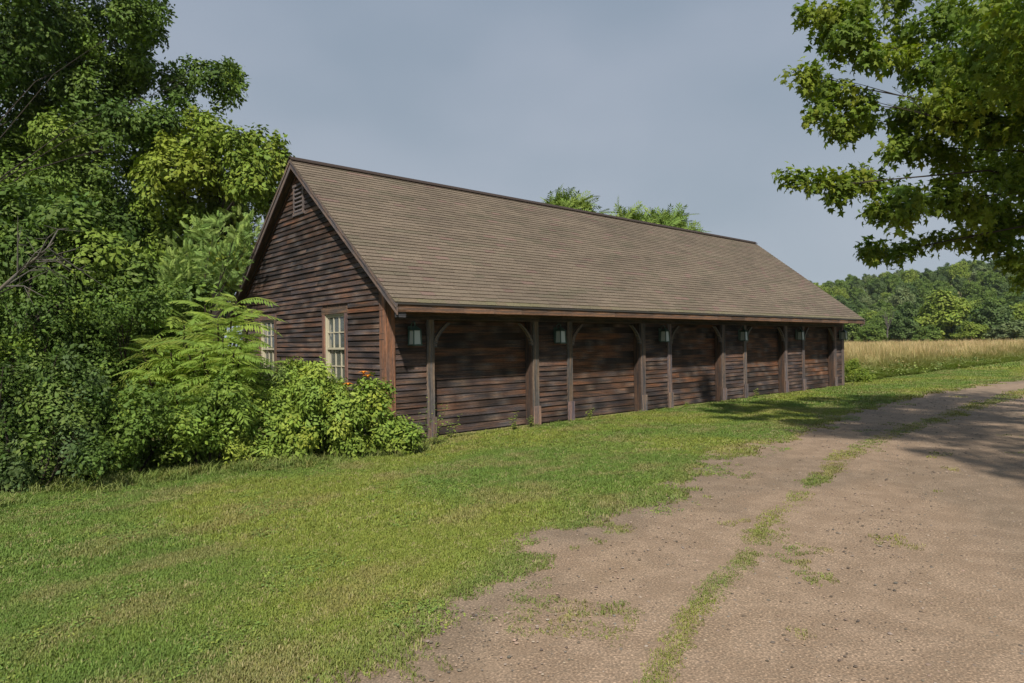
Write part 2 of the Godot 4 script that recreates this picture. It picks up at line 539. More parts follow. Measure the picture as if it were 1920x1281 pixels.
# one clapboard on a wall: `dir` along it, `out` off the wall; ends given at its lower and upper edge
func clapboard(o: Vector3, dir: Vector3, out: Vector3, low: Vector2, high: Vector2, y0: float, y1: float, dry: float, thick := 0.033, thin := 0.005) -> Mesh:
	var b := Builder.new()
	var tone := rng.randf()
	b.shift = Vector2(rng.randf() * 8.0, rng.randf() * 4.0)
	var sag := rng.randf_range(-0.004, 0.004)
	var proud := thick + rng.randf_range(-0.004, 0.006)
	var segs := maxi(1, int((low.y - low.x) / 0.2))
	for i in segs:
		var p := i / float(segs)
		var q := (i + 1) / float(segs)
		var lo0 := lerpf(low.x, low.y, p)
		var lo1 := lerpf(low.x, low.y, q)
		var hi0 := lerpf(high.x, high.y, p)
		var hi1 := lerpf(high.x, high.y, q)
		var ya := y0 + sag * sin(p * 3.0)
		var yb := y0 + sag * sin(q * 3.0)
		var a := o + dir * lo0 + Vector3.UP * ya + out * proud
		var e := o + dir * lo1 + Vector3.UP * yb + out * proud
		var f := o + dir * hi1 + Vector3.UP * y1 + out * thin
		var g := o + dir * hi0 + Vector3.UP * y1 + out * thin
		var ca := grade(lo0, y0, dry, tone)
		var cb := grade(lo1, y0, dry, tone)
		var u0 := lo0
		var old := b.shift
		b.shift = old + Vector2(u0, 0)
		if out.cross(dir).y > 0:
			b.quad(a, e, f, g, [ca, cb, cb, ca])
			b.quad(a - out * proud, e - out * proud, e, a, [ca, cb, cb, ca])
		else:
			b.quad(g, f, e, a, [ca, cb, cb, ca])
			b.quad(a, e, e - out * proud, a - out * proud, [ca, cb, cb, ca])
		b.shift = old
		b.tint = ca
		if i == 0:
			b.tri(a, g, a - out * proud)
		if i == segs - 1:
			b.tri(e, e - out * proud, f)
	return b.mesh()

func timber(lo: Vector3, hi: Vector3, tint: Color, cut := 0.012) -> Mesh:
	var b := Builder.new()
	b.tint = tint
	b.shift = Vector2(rng.randf() * 8.0, rng.randf() * 4.0)
	if cut > 0.0:
		b.post(lo, hi, cut)
	else:
		b.box(lo, hi)
	return b.mesh()

# a plain board between two points, `wide` across and `deep` thick; its faces look along `out`
func plank(a: Vector3, e: Vector3, across: Vector3, out: Vector3, wide: float, deep: float, tint: Color, mix := 0.0) -> Mesh:
	var b := Builder.new()
	b.shift = Vector2(rng.randf() * 8.0, rng.randf() * 4.0)
	var segs := maxi(1, int(a.distance_to(e) / 0.7))
	for i in segs:
		var p := a.lerp(e, i / float(segs))
		var q := a.lerp(e, (i + 1) / float(segs))
		var k := 1.0 + mix * noise_c.get_noise_3dv(p * 130.0)
		b.tint = Color(tint.r * k, tint.g * k, tint.b * k)
		var w := across * wide
		var t := out * deep
		b.hexa([p, q, q + t, p + t, p + w, q + w, q + w + t, p + w + t])
	return b.mesh()

func roof_under(z: float) -> float:
	# height of the underside of the roof deck above a given z
	return EAVE_Y - 0.17 + (RIDGE_Y - EAVE_Y) * (1.0 - absf(z - RIDGE_Z) / 4.29)

func build_barn() -> void:
	var barn := thing("barn", "long weathered brown clapboard carriage barn with shingled gable roof and five wide doors", "barn", Vector3.ZERO)
	var dirx := Vector3(1, 0, 0)
	var openings := [[1.25, 3.83], [5.07, 7.61], [8.92, 11.43], [12.83, 15.31], [16.75, 19.18]]
	var header_y := 2.25
	# --- walls: sheathing behind the boards, thick enough to close the room
	var b := Builder.new()
	b.tint = Color(0.2, 0.14, 0.105)
	b.box(Vector3(WALL_X, 0, BACK_Z), Vector3(WALL_X_FAR, roof_under(BACK_Z), BACK_Z + 0.1))
	part("back_wall", b.mesh(), mats.weathered_wood, barn)
	b = Builder.new()
	b.tint = Color(0.2, 0.14, 0.105)
	b.box(Vector3(WALL_X + 0.1, -0.05, BACK_Z + 0.1), Vector3(WALL_X_FAR - 0.1, 0.03, WALL_Z - 0.25))
	part("floor_slab", b.mesh(), mats.packed_earth, barn)
	# gables with two window openings in the near one
	var wins := [[-3.08, -2.22], [-6.62, -5.76]]   # z ranges of the window openings
	var wy := [1.02, 2.43]
	for far in 2:
		b = Builder.new()
		b.tint = Color(0.2, 0.14, 0.105)
		var x0 := WALL_X if far == 0 else WALL_X_FAR - 0.1
		var x1 := x0 + 0.1
		var cuts := [WALL_Z, wins[0][1], wins[0][0], wins[1][1], wins[1][0], BACK_Z]
		for i in 5:
			var za: float = cuts[i]
			var zb: float = cuts[i + 1]
			var spans := [[0.0, -1.0]]
			if far == 0 and i % 2 == 1:
				spans = [[0.0, wy[0]], [wy[1], -1.0]]
			for s in spans:
				var parts := [[za, zb]]
				if za > RIDGE_Z and zb < RIDGE_Z:
					parts = [[za, RIDGE_Z], [RIDGE_Z, zb]]
				for p in parts:
					var ha: float = s[1] if s[1] > 0 else roof_under(p[0])
					var hb: float = s[1] if s[1] > 0 else roof_under(p[1])
					b.hexa([Vector3(x0, s[0], p[0]), Vector3(x1, s[0], p[0]), Vector3(x1, s[0], p[1]), Vector3(x0, s[0], p[1]), Vector3(x0, ha, p[0]), Vector3(x1, ha, p[0]), Vector3(x1, hb, p[1]), Vector3(x0, hb, p[1])])
		part("gable_wall", b.mesh(), mats.weathered_wood, barn)
	# front wall: piers between the openings, a header over them
	b = Builder.new()
	b.tint = Color(0.2, 0.14, 0.105)
	var left := WALL_X + 0.1
	for o in openings:
		b.box(Vector3(left, 0, WALL_Z - 0.22), Vector3(o[0], header_y, WALL_Z))
		left = o[1]
	b.box(Vector3(left, 0, WALL_Z - 0.22), Vector3(WALL_X_FAR - 0.1, header_y, WALL_Z))
	b.box(Vector3(WALL_X + 0.1, header_y, WALL_Z - 0.22), Vector3(WALL_X_FAR - 0.1, roof_under(WALL_Z) + 0.02, WALL_Z))
	part("front_wall", b.mesh(), mats.weathered_wood, barn)

	# --- near gable: clapboards
	var gap := 0.107
	var y := 0.06
	var gdir := Vector3(0, 0, -1)
	var gout := Vector3(-1, 0, 0)
	var origin := Vector3(WALL_X, 0, 0)
	while y < 5.5:
		var y1 := y + gap + 0.018
		var run0 := [0.71, 7.87]
		var run1 := [0.71, 7.87]
		var slope := 4.29 / (RIDGE_Y - EAVE_Y)
		var top0 := maxf(0.71, (y - (EAVE_Y - 0.16)) * slope)
		var top1 := maxf(0.71, (y1 - (EAVE_Y - 0.16)) * slope)
		run0 = [top0, 8.58 - top0]
		run1 = [top1, 8.58 - top1]
		if run1[1] - run1[0] < 0.05:
			break
		var pieces := [[run0[0], run0[1], run1[0], run1[1]]]
		if y > wy[0] - 0.12 and y < wy[1] + 0.12:
			pieces = [[run0[0], 2.09, run1[0], 2.09], [3.21, 5.63, 3.21, 5.63], [6.75, run0[1], 6.75, run1[1]]]
		elif y > 4.72 and y < 5.34:
			pieces = [[run0[0], 4.02, run1[0], 4.02], [4.56, run0[1], 4.56, run1[1]]]
		elif rng.randf() < 0.75:
			var cut := rng.randf_range(run0[0] + 0.3 * (run0[1] - run0[0]), run0[1] - 0.3 * (run0[1] - run0[0]))
			if run0[1] - run0[0] > 2.0:
				pieces = [[run0[0], cut - 0.002, run1[0], cut - 0.002], [cut + 0.002, run0[1], cut + 0.002, run1[1]]]
		for p in pieces:
			if p[1] - p[0] < 0.03 or p[3] - p[2] < 0.01:
				continue
			var dry := -0.22
			if y > 4.2: dry = 0.2
			if y > 2.15 and y < 2.5 and p[1] < 2.2: dry = 0.55
			if y > 4.0 and y < 4.35 and p[0] < 3.5: dry = 0.45
			part("clapboard", clapboard(origin, gdir, gout, Vector2(p[0], p[1]), Vector2(p[2], p[3]), y, y1, dry), mats.weathered_wood, barn)
		y += gap
	# --- front piers: clapboards
	var spans := [[0.40, 1.08]]
	for i in 4:
		spans.append([openings[i][1] + 0.17, openings[i + 1][0] - 0.17])
	spans.append([19.35, 19.86])
	for s in spans:
		y = 0.05
		while y < 2.2:
			var top := minf(y + 0.112 + 0.018, 2.249)
			var dry := 0.1 if y > 0.5 else -0.25
			part("clapboard", clapboard(Vector3(0, 0, WALL_Z), dirx, Vector3(0, 0, 1), Vector2(s[0], s[1]), Vector2(s[0], s[1]), y, top, dry), mats.weathered_wood, barn)
			y += 0.112
	# --- posts and corner boards
	var grey := Color(0.27, 0.21, 0.19)
	var rust := Color(0.42, 0.225, 0.15)
	for i in 5:
		for s in 2:
			var x0: float = openings[i][0] - 0.17 if s == 0 else openings[i][1]
			var p := part("post", timber(Vector3(x0, -0.03, WALL_Z - 0.215), Vector3(x0 + 0.17, header_y - 0.001, WALL_Z + 0.06), vary(grey, 0.2), 0.01), mats.weathered_wood, barn)
			# a wider foot board at the bottom of each post
			part("foot_board", timber(Vector3(x0 - 0.02, -0.03, WALL_Z + 0.061), Vector3(x0 + 0.19, 0.42 + rng.randf_range(-0.05, 0.05), WALL_Z + 0.085), vary(Color(0.33, 0.25, 0.24), 0.15), 0.006), mats.weathered_wood, p)
			# curved knee brace from the post into the opening
			var k := Builder.new()
			k.tint = vary(Color(0.36, 0.31, 0.28), 0.2)
			var way := -1.0 if s == 1 else 1.0
			var from := x0 + 0.17 if s == 0 else x0
			var prev := []
			for j in 8:
				var t := j / 7.0
				var cx := from + way * (0.02 + 0.34 * t * t)
				var cy := 1.74 + 0.47 * t
				var nx := Vector2(-way * 0.47, 0.68 * t).normalized()
				var a := Vector3(cx + nx.y * 0.04 * way, cy - absf(nx.x) * 0.0, 0)
				var ring := [Vector3(cx - 0.035, cy, WALL_Z - 0.03), Vector3(cx + 0.035, cy - 0.02, WALL_Z - 0.03), Vector3(cx + 0.035, cy - 0.02, WALL_Z + 0.05), Vector3(cx - 0.035, cy, WALL_Z + 0.05)]
				if j > 0:
					k.hexa(prev + ring)
				prev = ring
			part("knee_brace", k.mesh(), mats.weathered_wood, barn)
	part("corner_post", timber(Vector3(WALL_X - 0.035, -0.03, WALL_Z - 0.17), Vector3(0.40, roof_under(WALL_Z) - 0.02, WALL_Z + 0.05), rust, 0.015), mats.weathered_wood, barn)
	part("corner_post", timber(Vector3(19.86, -0.03, WALL_Z - 0.17), Vector3(WALL_X_FAR + 0.035, roof_under(WALL_Z) - 0.02, WALL_Z + 0.05), grey, 0.015), mats.weathered_wood, barn)
	part("corner_post", timber(Vector3(WALL_X - 0.035, -0.03, BACK_Z - 0.03), Vector3(0.40, roof_under(BACK_Z) - 0.02, BACK_Z + 0.15), grey, 0.015), mats.weathered_wood, barn)
	# --- header beam and frieze
	part("header_beam", plank(Vector3(0.40, header_y, WALL_Z + 0.002), Vector3(19.86, header_y, WALL_Z + 0.002), Vector3.UP, Vector3(0, 0, 1), 0.2, 0.07, Color(0.18, 0.125, 0.095), 0.4), mats.weathered_wood, barn)
	part("frieze_board", plank(Vector3(0.40, header_y + 0.205, WALL_Z + 0.002), Vector3(19.86, header_y + 0.205, WALL_Z + 0.002), Vector3.UP, Vector3(0, 0, 1), 0.42, 0.03, Color(0.18, 0.125, 0.095), 0.4), mats.weathered_wood, barn)
	# --- doors, set back, of wide horizontal planks
	var doorz := WALL_Z - 0.20
	for i in 5:
		var d := Node3D.new()
		d.name = "door"
		barn.add_child(d, true)
		var x0: float = openings[i][0] + 0.005
		var x1: float = openings[i][1] - 0.005
		part("backing", timber(Vector3(x0, 0.02, doorz - 0.05), Vector3(x1, header_y - 0.004, doorz - 0.002), Color(0.18, 0.125, 0.09), 0.0), mats.weathered_wood, d)
		y = 0.03
		while y < header_y - 0.05:
			var top := minf(y + 0.152 + 0.012, header_y - 0.01)
			var cuts := [x0, x1]
			if rng.randf() < 0.12:
				cuts = [x0, lerpf(x0, x1, rng.randf_range(0.25, 0.75)), x1]
			for c in cuts.size() - 1:
				var dry: float = 0.42 + 0.25 * noise_c.get_noise_2d(i * 50.0, y * 60.0) if y > 0.35 else -0.2
				part("plank", clapboard(Vector3(0, 0, doorz), dirx, Vector3(0, 0, 1), Vector2(cuts[c] + 0.0015, cuts[c + 1] - 0.0015), Vector2(cuts[c] + 0.0015, cuts[c + 1] - 0.0015), y, top, dry, 0.026, 0.004), mats.weathered_wood, d)
			y += 0.152
		# jamb stop on the far side of the opening
		part("jamb", timber(Vector3(x1 - 0.035, 0.0, doorz + 0.034), Vector3(x1, header_y - 0.005, WALL_Z + 0.02), Color(0.15, 0.1, 0.08), 0.0), mats.weathered_wood, d)
	# --- windows
	for k in 2:
		var w := Node3D.new()
		w.name = "window"
		barn.add_child(w, true)
		window_parts(w, wins[k][0], wins[k][1], wy[0], wy[1])
	# --- louvred vent under the peak
	var vent := Node3D.new()
	vent.name = "vent"
	barn.add_child(vent, true)
	var pale := Color(0.36, 0.28, 0.26)
	b = Builder.new()
	b.tint = pale
	b.box(Vector3(WALL_X - 0.045, 4.74, -4.09), Vector3(WALL_X, 5.32, -4.02))
	b.box(Vector3(WALL_X - 0.045, 4.74, -4.56), Vector3(WALL_X, 5.32, -4.49))
	b.box(Vector3(WALL_X - 0.055, 4.68, -4.58), Vector3(WALL_X, 4.74, -4.00))
	b.box(Vector3(WALL_X - 0.055, 5.32, -4.58), Vector3(WALL_X, 5.38, -4.00))
	part("frame", b.mesh(), mats.weathered_wood, vent)
	part("backing", timber(Vector3(WALL_X - 0.012, 4.74, -4.49), Vector3(WALL_X - 0.004, 5.32, -4.09), Color(0.18, 0.125, 0.09), 0.0), mats.weathered_wood, vent)
	for k in 6:
		var ly := 4.76 + k * 0.094
		b = Builder.new()
		b.tint = pale
		b.hexa([Vector3(WALL_X - 0.05, ly, -4.488), Vector3(WALL_X - 0.05, ly, -4.092), Vector3(WALL_X - 0.014, ly + 0.05, -4.092), Vector3(WALL_X - 0.014, ly + 0.05, -4.488),
			Vector3(WALL_X - 0.05, ly + 0.014, -4.488), Vector3(WALL_X - 0.05, ly + 0.014, -4.092), Vector3(WALL_X - 0.014, ly + 0.064, -4.092), Vector3(WALL_X - 0.014, ly + 0.064, -4.488)])
		part("louvre", b.mesh(), mats.weathered_wood, vent)
	build_roof(barn)

func window_parts(w: Node3D, z0: float, z1: float, y0: float, y1: float) -> void:
	var x := WALL_X
	var casing := Color(0.32, 0.205, 0.165)
	for s in [[Vector3(x - 0.04, y0 - 0.06, z0 - 0.12), Vector3(x + 0.02, y1 - 0.002, z0)], [Vector3(x - 0.04, y0 - 0.06, z1), Vector3(x + 0.02, y1 - 0.002, z1 + 0.12)], [Vector3(x - 0.043, y1, z0 - 0.13), Vector3(x + 0.02, y1 + 0.13, z1 + 0.13)]]:
		part("casing", timber(s[0], s[1], vary(casing, 0.12), 0.006), mats.weathered_wood, w)
	part("sill", timber(Vector3(x - 0.08, y0 - 0.10, z0 - 0.15), Vector3(x + 0.02, y0 - 0.062, z1 + 0.15), casing, 0.006), mats.weathered_wood, w)
	# cream jamb liner inside the opening
	var b := Builder.new()
	b.box(Vector3(x - 0.02, y0 - 0.06, z0 + 0.001), Vector3(x + 0.1, y1 - 0.003, z0 + 0.025))
	b.box(Vector3(x - 0.02, y0 - 0.06, z1 - 0.025), Vector3(x + 0.1, y1 - 0.003, z1 - 0.001))
	b.box(Vector3(x - 0.02, y1 - 0.03, z0 + 0.026), Vector3(x + 0.1, y1 - 0.003, z1 - 0.026))
	b.box(Vector3(x - 0.02, y0 - 0.06, z0 + 0.026), Vector3(x + 0.1, y0 - 0.03, z1 - 0.026))
	part("jamb", b.mesh(), mats.cream_paint, w)
	var mid := (y0 + y1) / 2.0
	for up in 2:
		# each sash: rails, stiles, muntins and six panes
		var lo := mid - 0.02 if up == 1 else y0 - 0.03
		var hi := y1 - 0.03 if up == 1 else mid + 0.02
		var sx := x + 0.005 if up == 1 else x + 0.042
		var sash := Builder.new()
		sash.box(Vector3(sx, lo, z0 + 0.026), Vector3(sx + 0.035, lo + 0.04, z1 - 0.026))
		sash.box(Vector3(sx, hi - 0.04, z0 + 0.026), Vector3(sx + 0.035, hi, z1 - 0.026))
		sash.box(Vector3(sx, lo + 0.041, z0 + 0.026), Vector3(sx + 0.035, hi - 0.041, z0 + 0.066))
		sash.box(Vector3(sx, lo + 0.041, z1 - 0.066), Vector3(sx + 0.035, hi - 0.041, z1 - 0.026))
		for m in [1, 2]:
			var zz := lerpf(z0 + 0.066, z1 - 0.066, m / 3.0)
			sash.box(Vector3(sx + 0.004, lo + 0.041, zz - 0.011), Vector3(sx + 0.031, hi - 0.041, zz + 0.011))
		var ym := (lo + hi) / 2.0
		sash.box(Vector3(sx + 0.002, ym - 0.011, z0 + 0.067), Vector3(sx + 0.033, ym + 0.011, z1 - 0.067))
		part("sash", sash.mesh(), mats.cream_paint, w)
		for i in 3:
			for j in 2:
				var za := lerpf(z0 + 0.066, z1 - 0.066, i / 3.0) + 0.012
				var zb := lerpf(z0 + 0.066, z1 - 0.066, (i + 1) / 3.0) - 0.012
				var ya := lo + 0.041 if j == 0 else ym + 0.012
				var yb := ym - 0.012 if j == 0 else hi - 0.041
				var g := Builder.new()
				var tilt := rng.randf_range(-0.002, 0.002)
				g.quad(Vector3(sx + 0.018 + tilt, ya, za), Vector3(sx + 0.018, yb, za), Vector3(sx + 0.018 - tilt, yb, zb), Vector3(sx + 0.018, ya, zb))
				part("pane", g.mesh(), mats.glass, w)

func build_roof(barn: Node3D) -> void:
	var up := Vector3(0, RIDGE_Y - EAVE_Y, RIDGE_Z).normalized()      # up the front slope
	var nf := Vector3(0, -RIDGE_Z, RIDGE_Y - EAVE_Y).normalized()     # off the front slope
	var upb := Vector3(0, up.y, -up.z)
	var nb := Vector3(0, nf.y, -nf.z)
	var slope := Vector2(RIDGE_Z, RIDGE_Y - EAVE_Y).length()
	var b := Builder.new()
	b.tint = Color(0.2, 0.14, 0.105)
	var e0 := Vector3(0.03, EAVE_Y, 0) - nf * 0.02 + up * 0.02
	var r0 := Vector3(0.03, RIDGE_Y, RIDGE_Z) - Vector3(0, 0.0255, 0)
	var len := Vector3(ROOF_LENGTH - 0.06, 0, 0)
	var drop := Vector3(0, -0.1, 0)
	var e1 := Vector3(e0.x, e0.y, 2.0 * RIDGE_Z - e0.z)
	b.hexa([e0 + drop, e0 + len + drop, r0 + len + drop, r0 + drop, e0, e0 + len, r0 + len, r0])
	b.hexa([e1 + drop, e1 + len + drop, r0 + len + drop, r0 + drop, e1, e1 + len, r0 + len, r0])
	var roof := part("roof", b.mesh(), mats.weathered_wood, barn)
	# --- shingles on both slopes, course by course
	var rows := 44
	var each := slope / rows
	var rest := Builder.new()
	var near := []
	for side in 2:
		var base := Vector3(0, EAVE_Y, 0) if side == 0 else Vector3(0, EAVE_Y, 2.0 * RIDGE_Z)
		var u := up if side == 0 else upb
		var n := nf if side == 0 else nb
		for r in rows:
			var wide := 0.30
			var s := -0.3 * rng.randf()
			var course := rng.randf_range(-0.004, 0.004)
			while s < ROOF_LENGTH:
				var w := wide * rng.randf_range(0.8, 1.25)
				var x0 := maxf(s, -0.01)
				var x1 := minf(s + w - 0.004, ROOF_LENGTH + 0.01)
				s += w
				if x1 - x0 < 0.03:
					continue
				var jit := rng.randf_range(-0.004, 0.004) + course
				var lift := rng.randf_range(-0.0015, 0.003)
				var p := base + u * (r * each - 0.012 + jit)
				var q := base + u * minf((r + 1) * each + 0.02, slope - 0.002)
				var t := n * (lift + 0.002)
				var t2 := n * -0.014
				var thick := n * -0.013
				var f := [Vector3(x0, p.y, p.z) + t, Vector3(x1, p.y, p.z) + t, Vector3(x1, q.y, q.z) + t2, Vector3(x0, q.y, q.z) + t2]
				var k := 1.0 + 0.22 * noise_a.get_noise_2d(x0 * 26.0, r * 14.0) + rng.randf_range(-0.1, 0.1)
				var c := Color(0.25 * k, 0.198 * k, 0.145 * k)
				if rng.randf() < 0.06:
					c = Color(0.27 * k, 0.185 * k, 0.15 * k)
				if noise_b.get_noise_2d(x0 * 40.0 + 500.0, r * 30.0) > 0.33:
					c = c.lerp(Color(0.15, 0.15, 0.09), 0.3)
				if r == 0:
					c = c.lerp(Color(0.19, 0.2, 0.07), 0.25 + 0.4 * noise_b.get_noise_1d(x0 * 60.0))
				if side == 0 and r < 15 and x0 < 6.2:
					near.append([f, thick, c, x0 + r * 0.05])
				else:
					shingle_into(rest, f, thick, c)
	near.sort_custom(func(a, d): return a[3] < d[3])
	for i in near.size():
		if i < 300:
			var one := Builder.new()
			shingle_into(one, near[i][0], near[i][1], near[i][2])
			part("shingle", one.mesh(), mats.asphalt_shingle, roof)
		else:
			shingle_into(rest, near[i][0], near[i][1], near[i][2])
	tag(part("shingle_courses", rest.mesh(), mats.asphalt_shingle, roof), "", "", "", "stuff")
	# --- ridge cap: two narrow boards of dark shingle
	b = Builder.new()
	b.tint = Color(0.06, 0.04, 0.032)
	var top := Vector3(-0.015, RIDGE_Y + 0.035, RIDGE_Z)
	var rl := Vector3(ROOF_LENGTH + 0.03, 0, 0)
	for u in [up, upb]:
		var low: Vector3 = top - u * 0.13
		b.hexa([low, low + rl, top + rl, top, low + Vector3(0, 0.018, 0), low + rl + Vector3(0, 0.018, 0), top + rl + Vector3(0, 0.018, 0), top + Vector3(0, 0.018, 0)])
	part("ridge_cap", b.mesh(), mats.asphalt_shingle, roof)
	# --- drip edge, fascia, soffit lining
	part("drip_edge", plank(Vector3(-0.005, EAVE_Y - 0.052, 0.012), Vector3(ROOF_LENGTH + 0.005, EAVE_Y - 0.052, 0.012), Vector3.UP, Vector3(0, 0, 1), 0.032, 0.006, Color(0.03, 0.024, 0.02)), mats.drip_metal, roof)
	part("fascia", plank(Vector3(0.03, EAVE_Y - 0.175, -0.03), Vector3(ROOF_LENGTH - 0.03, EAVE_Y - 0.175, -0.03), Vector3.UP, Vector3(0, 0, 1), 0.12, 0.025, Color(0.27, 0.165, 0.115), 0.7), mats.weathered_wood, roof)
	part("fascia", plank(Vector3(0.03, EAVE_Y - 0.175, 2.0 * RIDGE_Z + 0.005), Vector3(ROOF_LENGTH - 0.03, EAVE_Y - 0.175, 2.0 * RIDGE_Z + 0.005), Vector3.UP, Vector3(0, 0, 1), 0.12, 0.025, Color(0.13, 0.09, 0.07), 0.5), mats.weathered_wood, roof)
	# rafter tails under the front eave
	for i in 27:
		var rx := 0.45 + i * 0.76
		var a := Vector3(rx, roof_under(WALL_Z + 0.01) - 0.03, WALL_Z + 0.04)
		var e := Vector3(rx, roof_under(-0.06) - 0.03, -0.06)
		part("rafter_tail", plank(a, e, Vector3(0, 0.085, 0).normalized(), Vector3(1, 0, 0), 0.08, 0.05, Color(0.2, 0.14, 0.105)), mats.weathered_wood, roof)
	# --- rake boards on both gables
	var violet := Color(0.30, 0.235, 0.225)
	for gx in 2:
		var sx := -1.0 if gx == 0 else 1.0
		var x := 0.03 if gx == 0 else ROOF_LENGTH - 0.03
		for s in 2:
			var u := up if s == 0 else upb
			var base := Vector3(x, EAVE_Y, 0) if s == 0 else Vector3(x, EAVE_Y, 2.0 * RIDGE_Z)
			var lowe := base - u * 0.03
			var peak := Vector3(x, RIDGE_Y, RIDGE_Z)
			part("rake_board", plank(lowe + Vector3(0, -0.215, 0), peak + Vector3(0, -0.215, 0), Vector3.UP, Vector3(sx, 0, 0), 0.155, 0.022, violet, 0.4), mats.weathered_wood, roof)
			part("rake_trim", plank(lowe + Vector3(0, -0.088, 0), peak + Vector3(0, -0.088, 0), Vector3.UP, Vector3(sx, 0, 0), 0.062, 0.04, vary(violet, 0.1), 0.4), mats.weathered_wood, roof)
			# soffit board between rake and wall, and the trim where it meets the wall
			var inner := WALL_X if gx == 0 else WALL_X_FAR
			part("soffit", plank(Vector3(x, base.y - 0.15, base.z) , Vector3(x, RIDGE_Y - 0.15, RIDGE_Z), Vector3(-sx, 0, 0), Vector3.UP, absf(inner - x) - 0.002, 0.02, Color(0.2, 0.14, 0.105), 0.3), mats.weathered_wood, roof)
			part("wall_trim", plank(Vector3(inner, roof_under(WALL_Z if s == 0 else BACK_Z) - 0.105, WALL_Z if s == 0 else BACK_Z), Vector3(inner, RIDGE_Y - 0.275, RIDGE_Z), Vector3.UP, Vector3(sx, 0, 0), 0.09, 0.04, Color(0.2, 0.1, 0.06), 0.5), mats.weathered_wood, roof)
		# short eave return at the foot of the rake
		part("eave_return", timber(Vector3(x - 0.0 if gx == 0 else x - 0.2, EAVE_Y - 0.27, -0.075), Vector3(x + 0.2 if gx == 0 else x, EAVE_Y - 0.178, -0.035), Color(0.2, 0.17, 0.16), 0.0), mats.weathered_wood, roof)

func shingle_into(b: Builder, f: Array, thick: Vector3, c: Color) -> void:
	b.tint = c
	b.shift = Vector2(f[0].x, f[0].y * 1.7)
	b.quad(f[3], f[2], f[1], f[0])
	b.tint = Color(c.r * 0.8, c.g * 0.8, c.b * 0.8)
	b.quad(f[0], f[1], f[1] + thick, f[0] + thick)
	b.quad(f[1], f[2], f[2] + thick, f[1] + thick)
	b.quad(f[3], f[0], f[0] + thick, f[3] + thick)

func build_lanterns() -> void:
	var spots := [0.72, 4.53, 8.42, 12.42, 16.15, 19.68]
	var said := ["green metal wall lantern on the pier nearest the corner post, left of the first door", "green metal wall lantern between the first and second door", "green metal wall lantern between the second and third door",
		"green metal wall lantern between the third and fourth door", "green metal wall lantern between the fourth and fifth door", "green metal wall lantern on the far end pier, right of the last door"]
	var first: Node3D
	for i in 6:
		var o: Node3D
		if i == 0:
			o = thing("wall_lantern", said[0], "lantern", Vector3(spots[0], 1.77, WALL_Z + 0.03), "lanterns along the barn front")
			lantern_parts(o)
			o.scale = Vector3.ONE * 1.12
			first = o
		else:
			o = first.duplicate()
			o.name = numbered("wall_lantern")
			add_child(o)
			o.position = Vector3(spots[i], 1.77, WALL_Z + 0.03)
			tag(o, said[i])

func lantern_parts(o: Node3D) -> void:
	var b := Builder.new()
	b.box(Vector3(-0.045, 0.02, 0.0), Vector3(0.045, 0.32, 0.018))
	part("back_plate", b.mesh(), mats.verdigris, o)
	b = Builder.new()
	b.tube([Vector3(0, 0.24, 0.015), Vector3(0, 0.36, 0.05), Vector3(0, 0.395, 0.12), Vector3(0, 0.35, 0.15)], [0.009, 0.009, 0.009, 0.008], 6)
	part("bracket", b.mesh(), mats.verdigris, o)
	var c := Vector3(0, 0, 0.15)
	var wb := 0.075
	var wt := 0.066
	b = Builder.new()
	b.box(c + Vector3(-wb - 0.012, 0.0, -wb - 0.012), c + Vector3(wb + 0.012, 0.018, wb + 0.012))
	part("base", b.mesh(), mats.verdigris, o)
	b = Builder.new()
	for sx in [-1, 1]:
		for sz in [-1, 1]:
			b.tube([c + Vector3(sx * wb, 0.01, sz * wb), c + Vector3(sx * wt, 0.25, sz * wt)], [0.013, 0.013], 4)
	part("frame", b.mesh(), mats.verdigris, o)
	for k in 4:
		b = Builder.new()
		var t := PI / 2 * k
		var f := Basis(Vector3.UP, t)
		b.quad(c + f * Vector3(-wb, 0.02, wb - 0.004), c + f * Vector3(-wt, 0.245, wt - 0.004), c + f * Vector3(wt, 0.245, wt - 0.004), c + f * Vector3(wb, 0.02, wb - 0.004))
		part("pane", b.mesh(), mats.lantern_glass, o)
	b = Builder.new()
	var apex := c + Vector3(0, 0.335, 0)
	for k in 4:
		var f := Basis(Vector3.UP, PI / 2 * k)
		b.quad(c + f * Vector3(-wt - 0.02, 0.245, wt + 0.02), c + f * Vector3(-0.028, 0.31, 0.028), c + f * Vector3(0.028, 0.31, 0.028), c + f * Vector3(wt + 0.02, 0.245, wt + 0.02))
		b.tri(c + f * Vector3(-0.028, 0.31, 0.028), apex, c + f * Vector3(0.028, 0.31, 0.028))
	part("cap", b.mesh(), mats.verdigris, o)
	b = Builder.new()
	b.tube([c + Vector3(0, 0.33, 0), c + Vector3(0, 0.35, 0), c + Vector3(0, 0.365, 0), c + Vector3(0, 0.385, 0)], [0.006, 0.014, 0.012, 0.002], 8)
	part("finial", b.mesh(), mats.verdigris, o)
	b = Builder.new()
	b.tube([c + Vector3(0, 0.018, 0), c + Vector3(0, 0.14, 0), c + Vector3(0, 0.142, 0)], [0.014, 0.014, 0.001], 8)
	part("candle", b.mesh(), mats.candle, o)

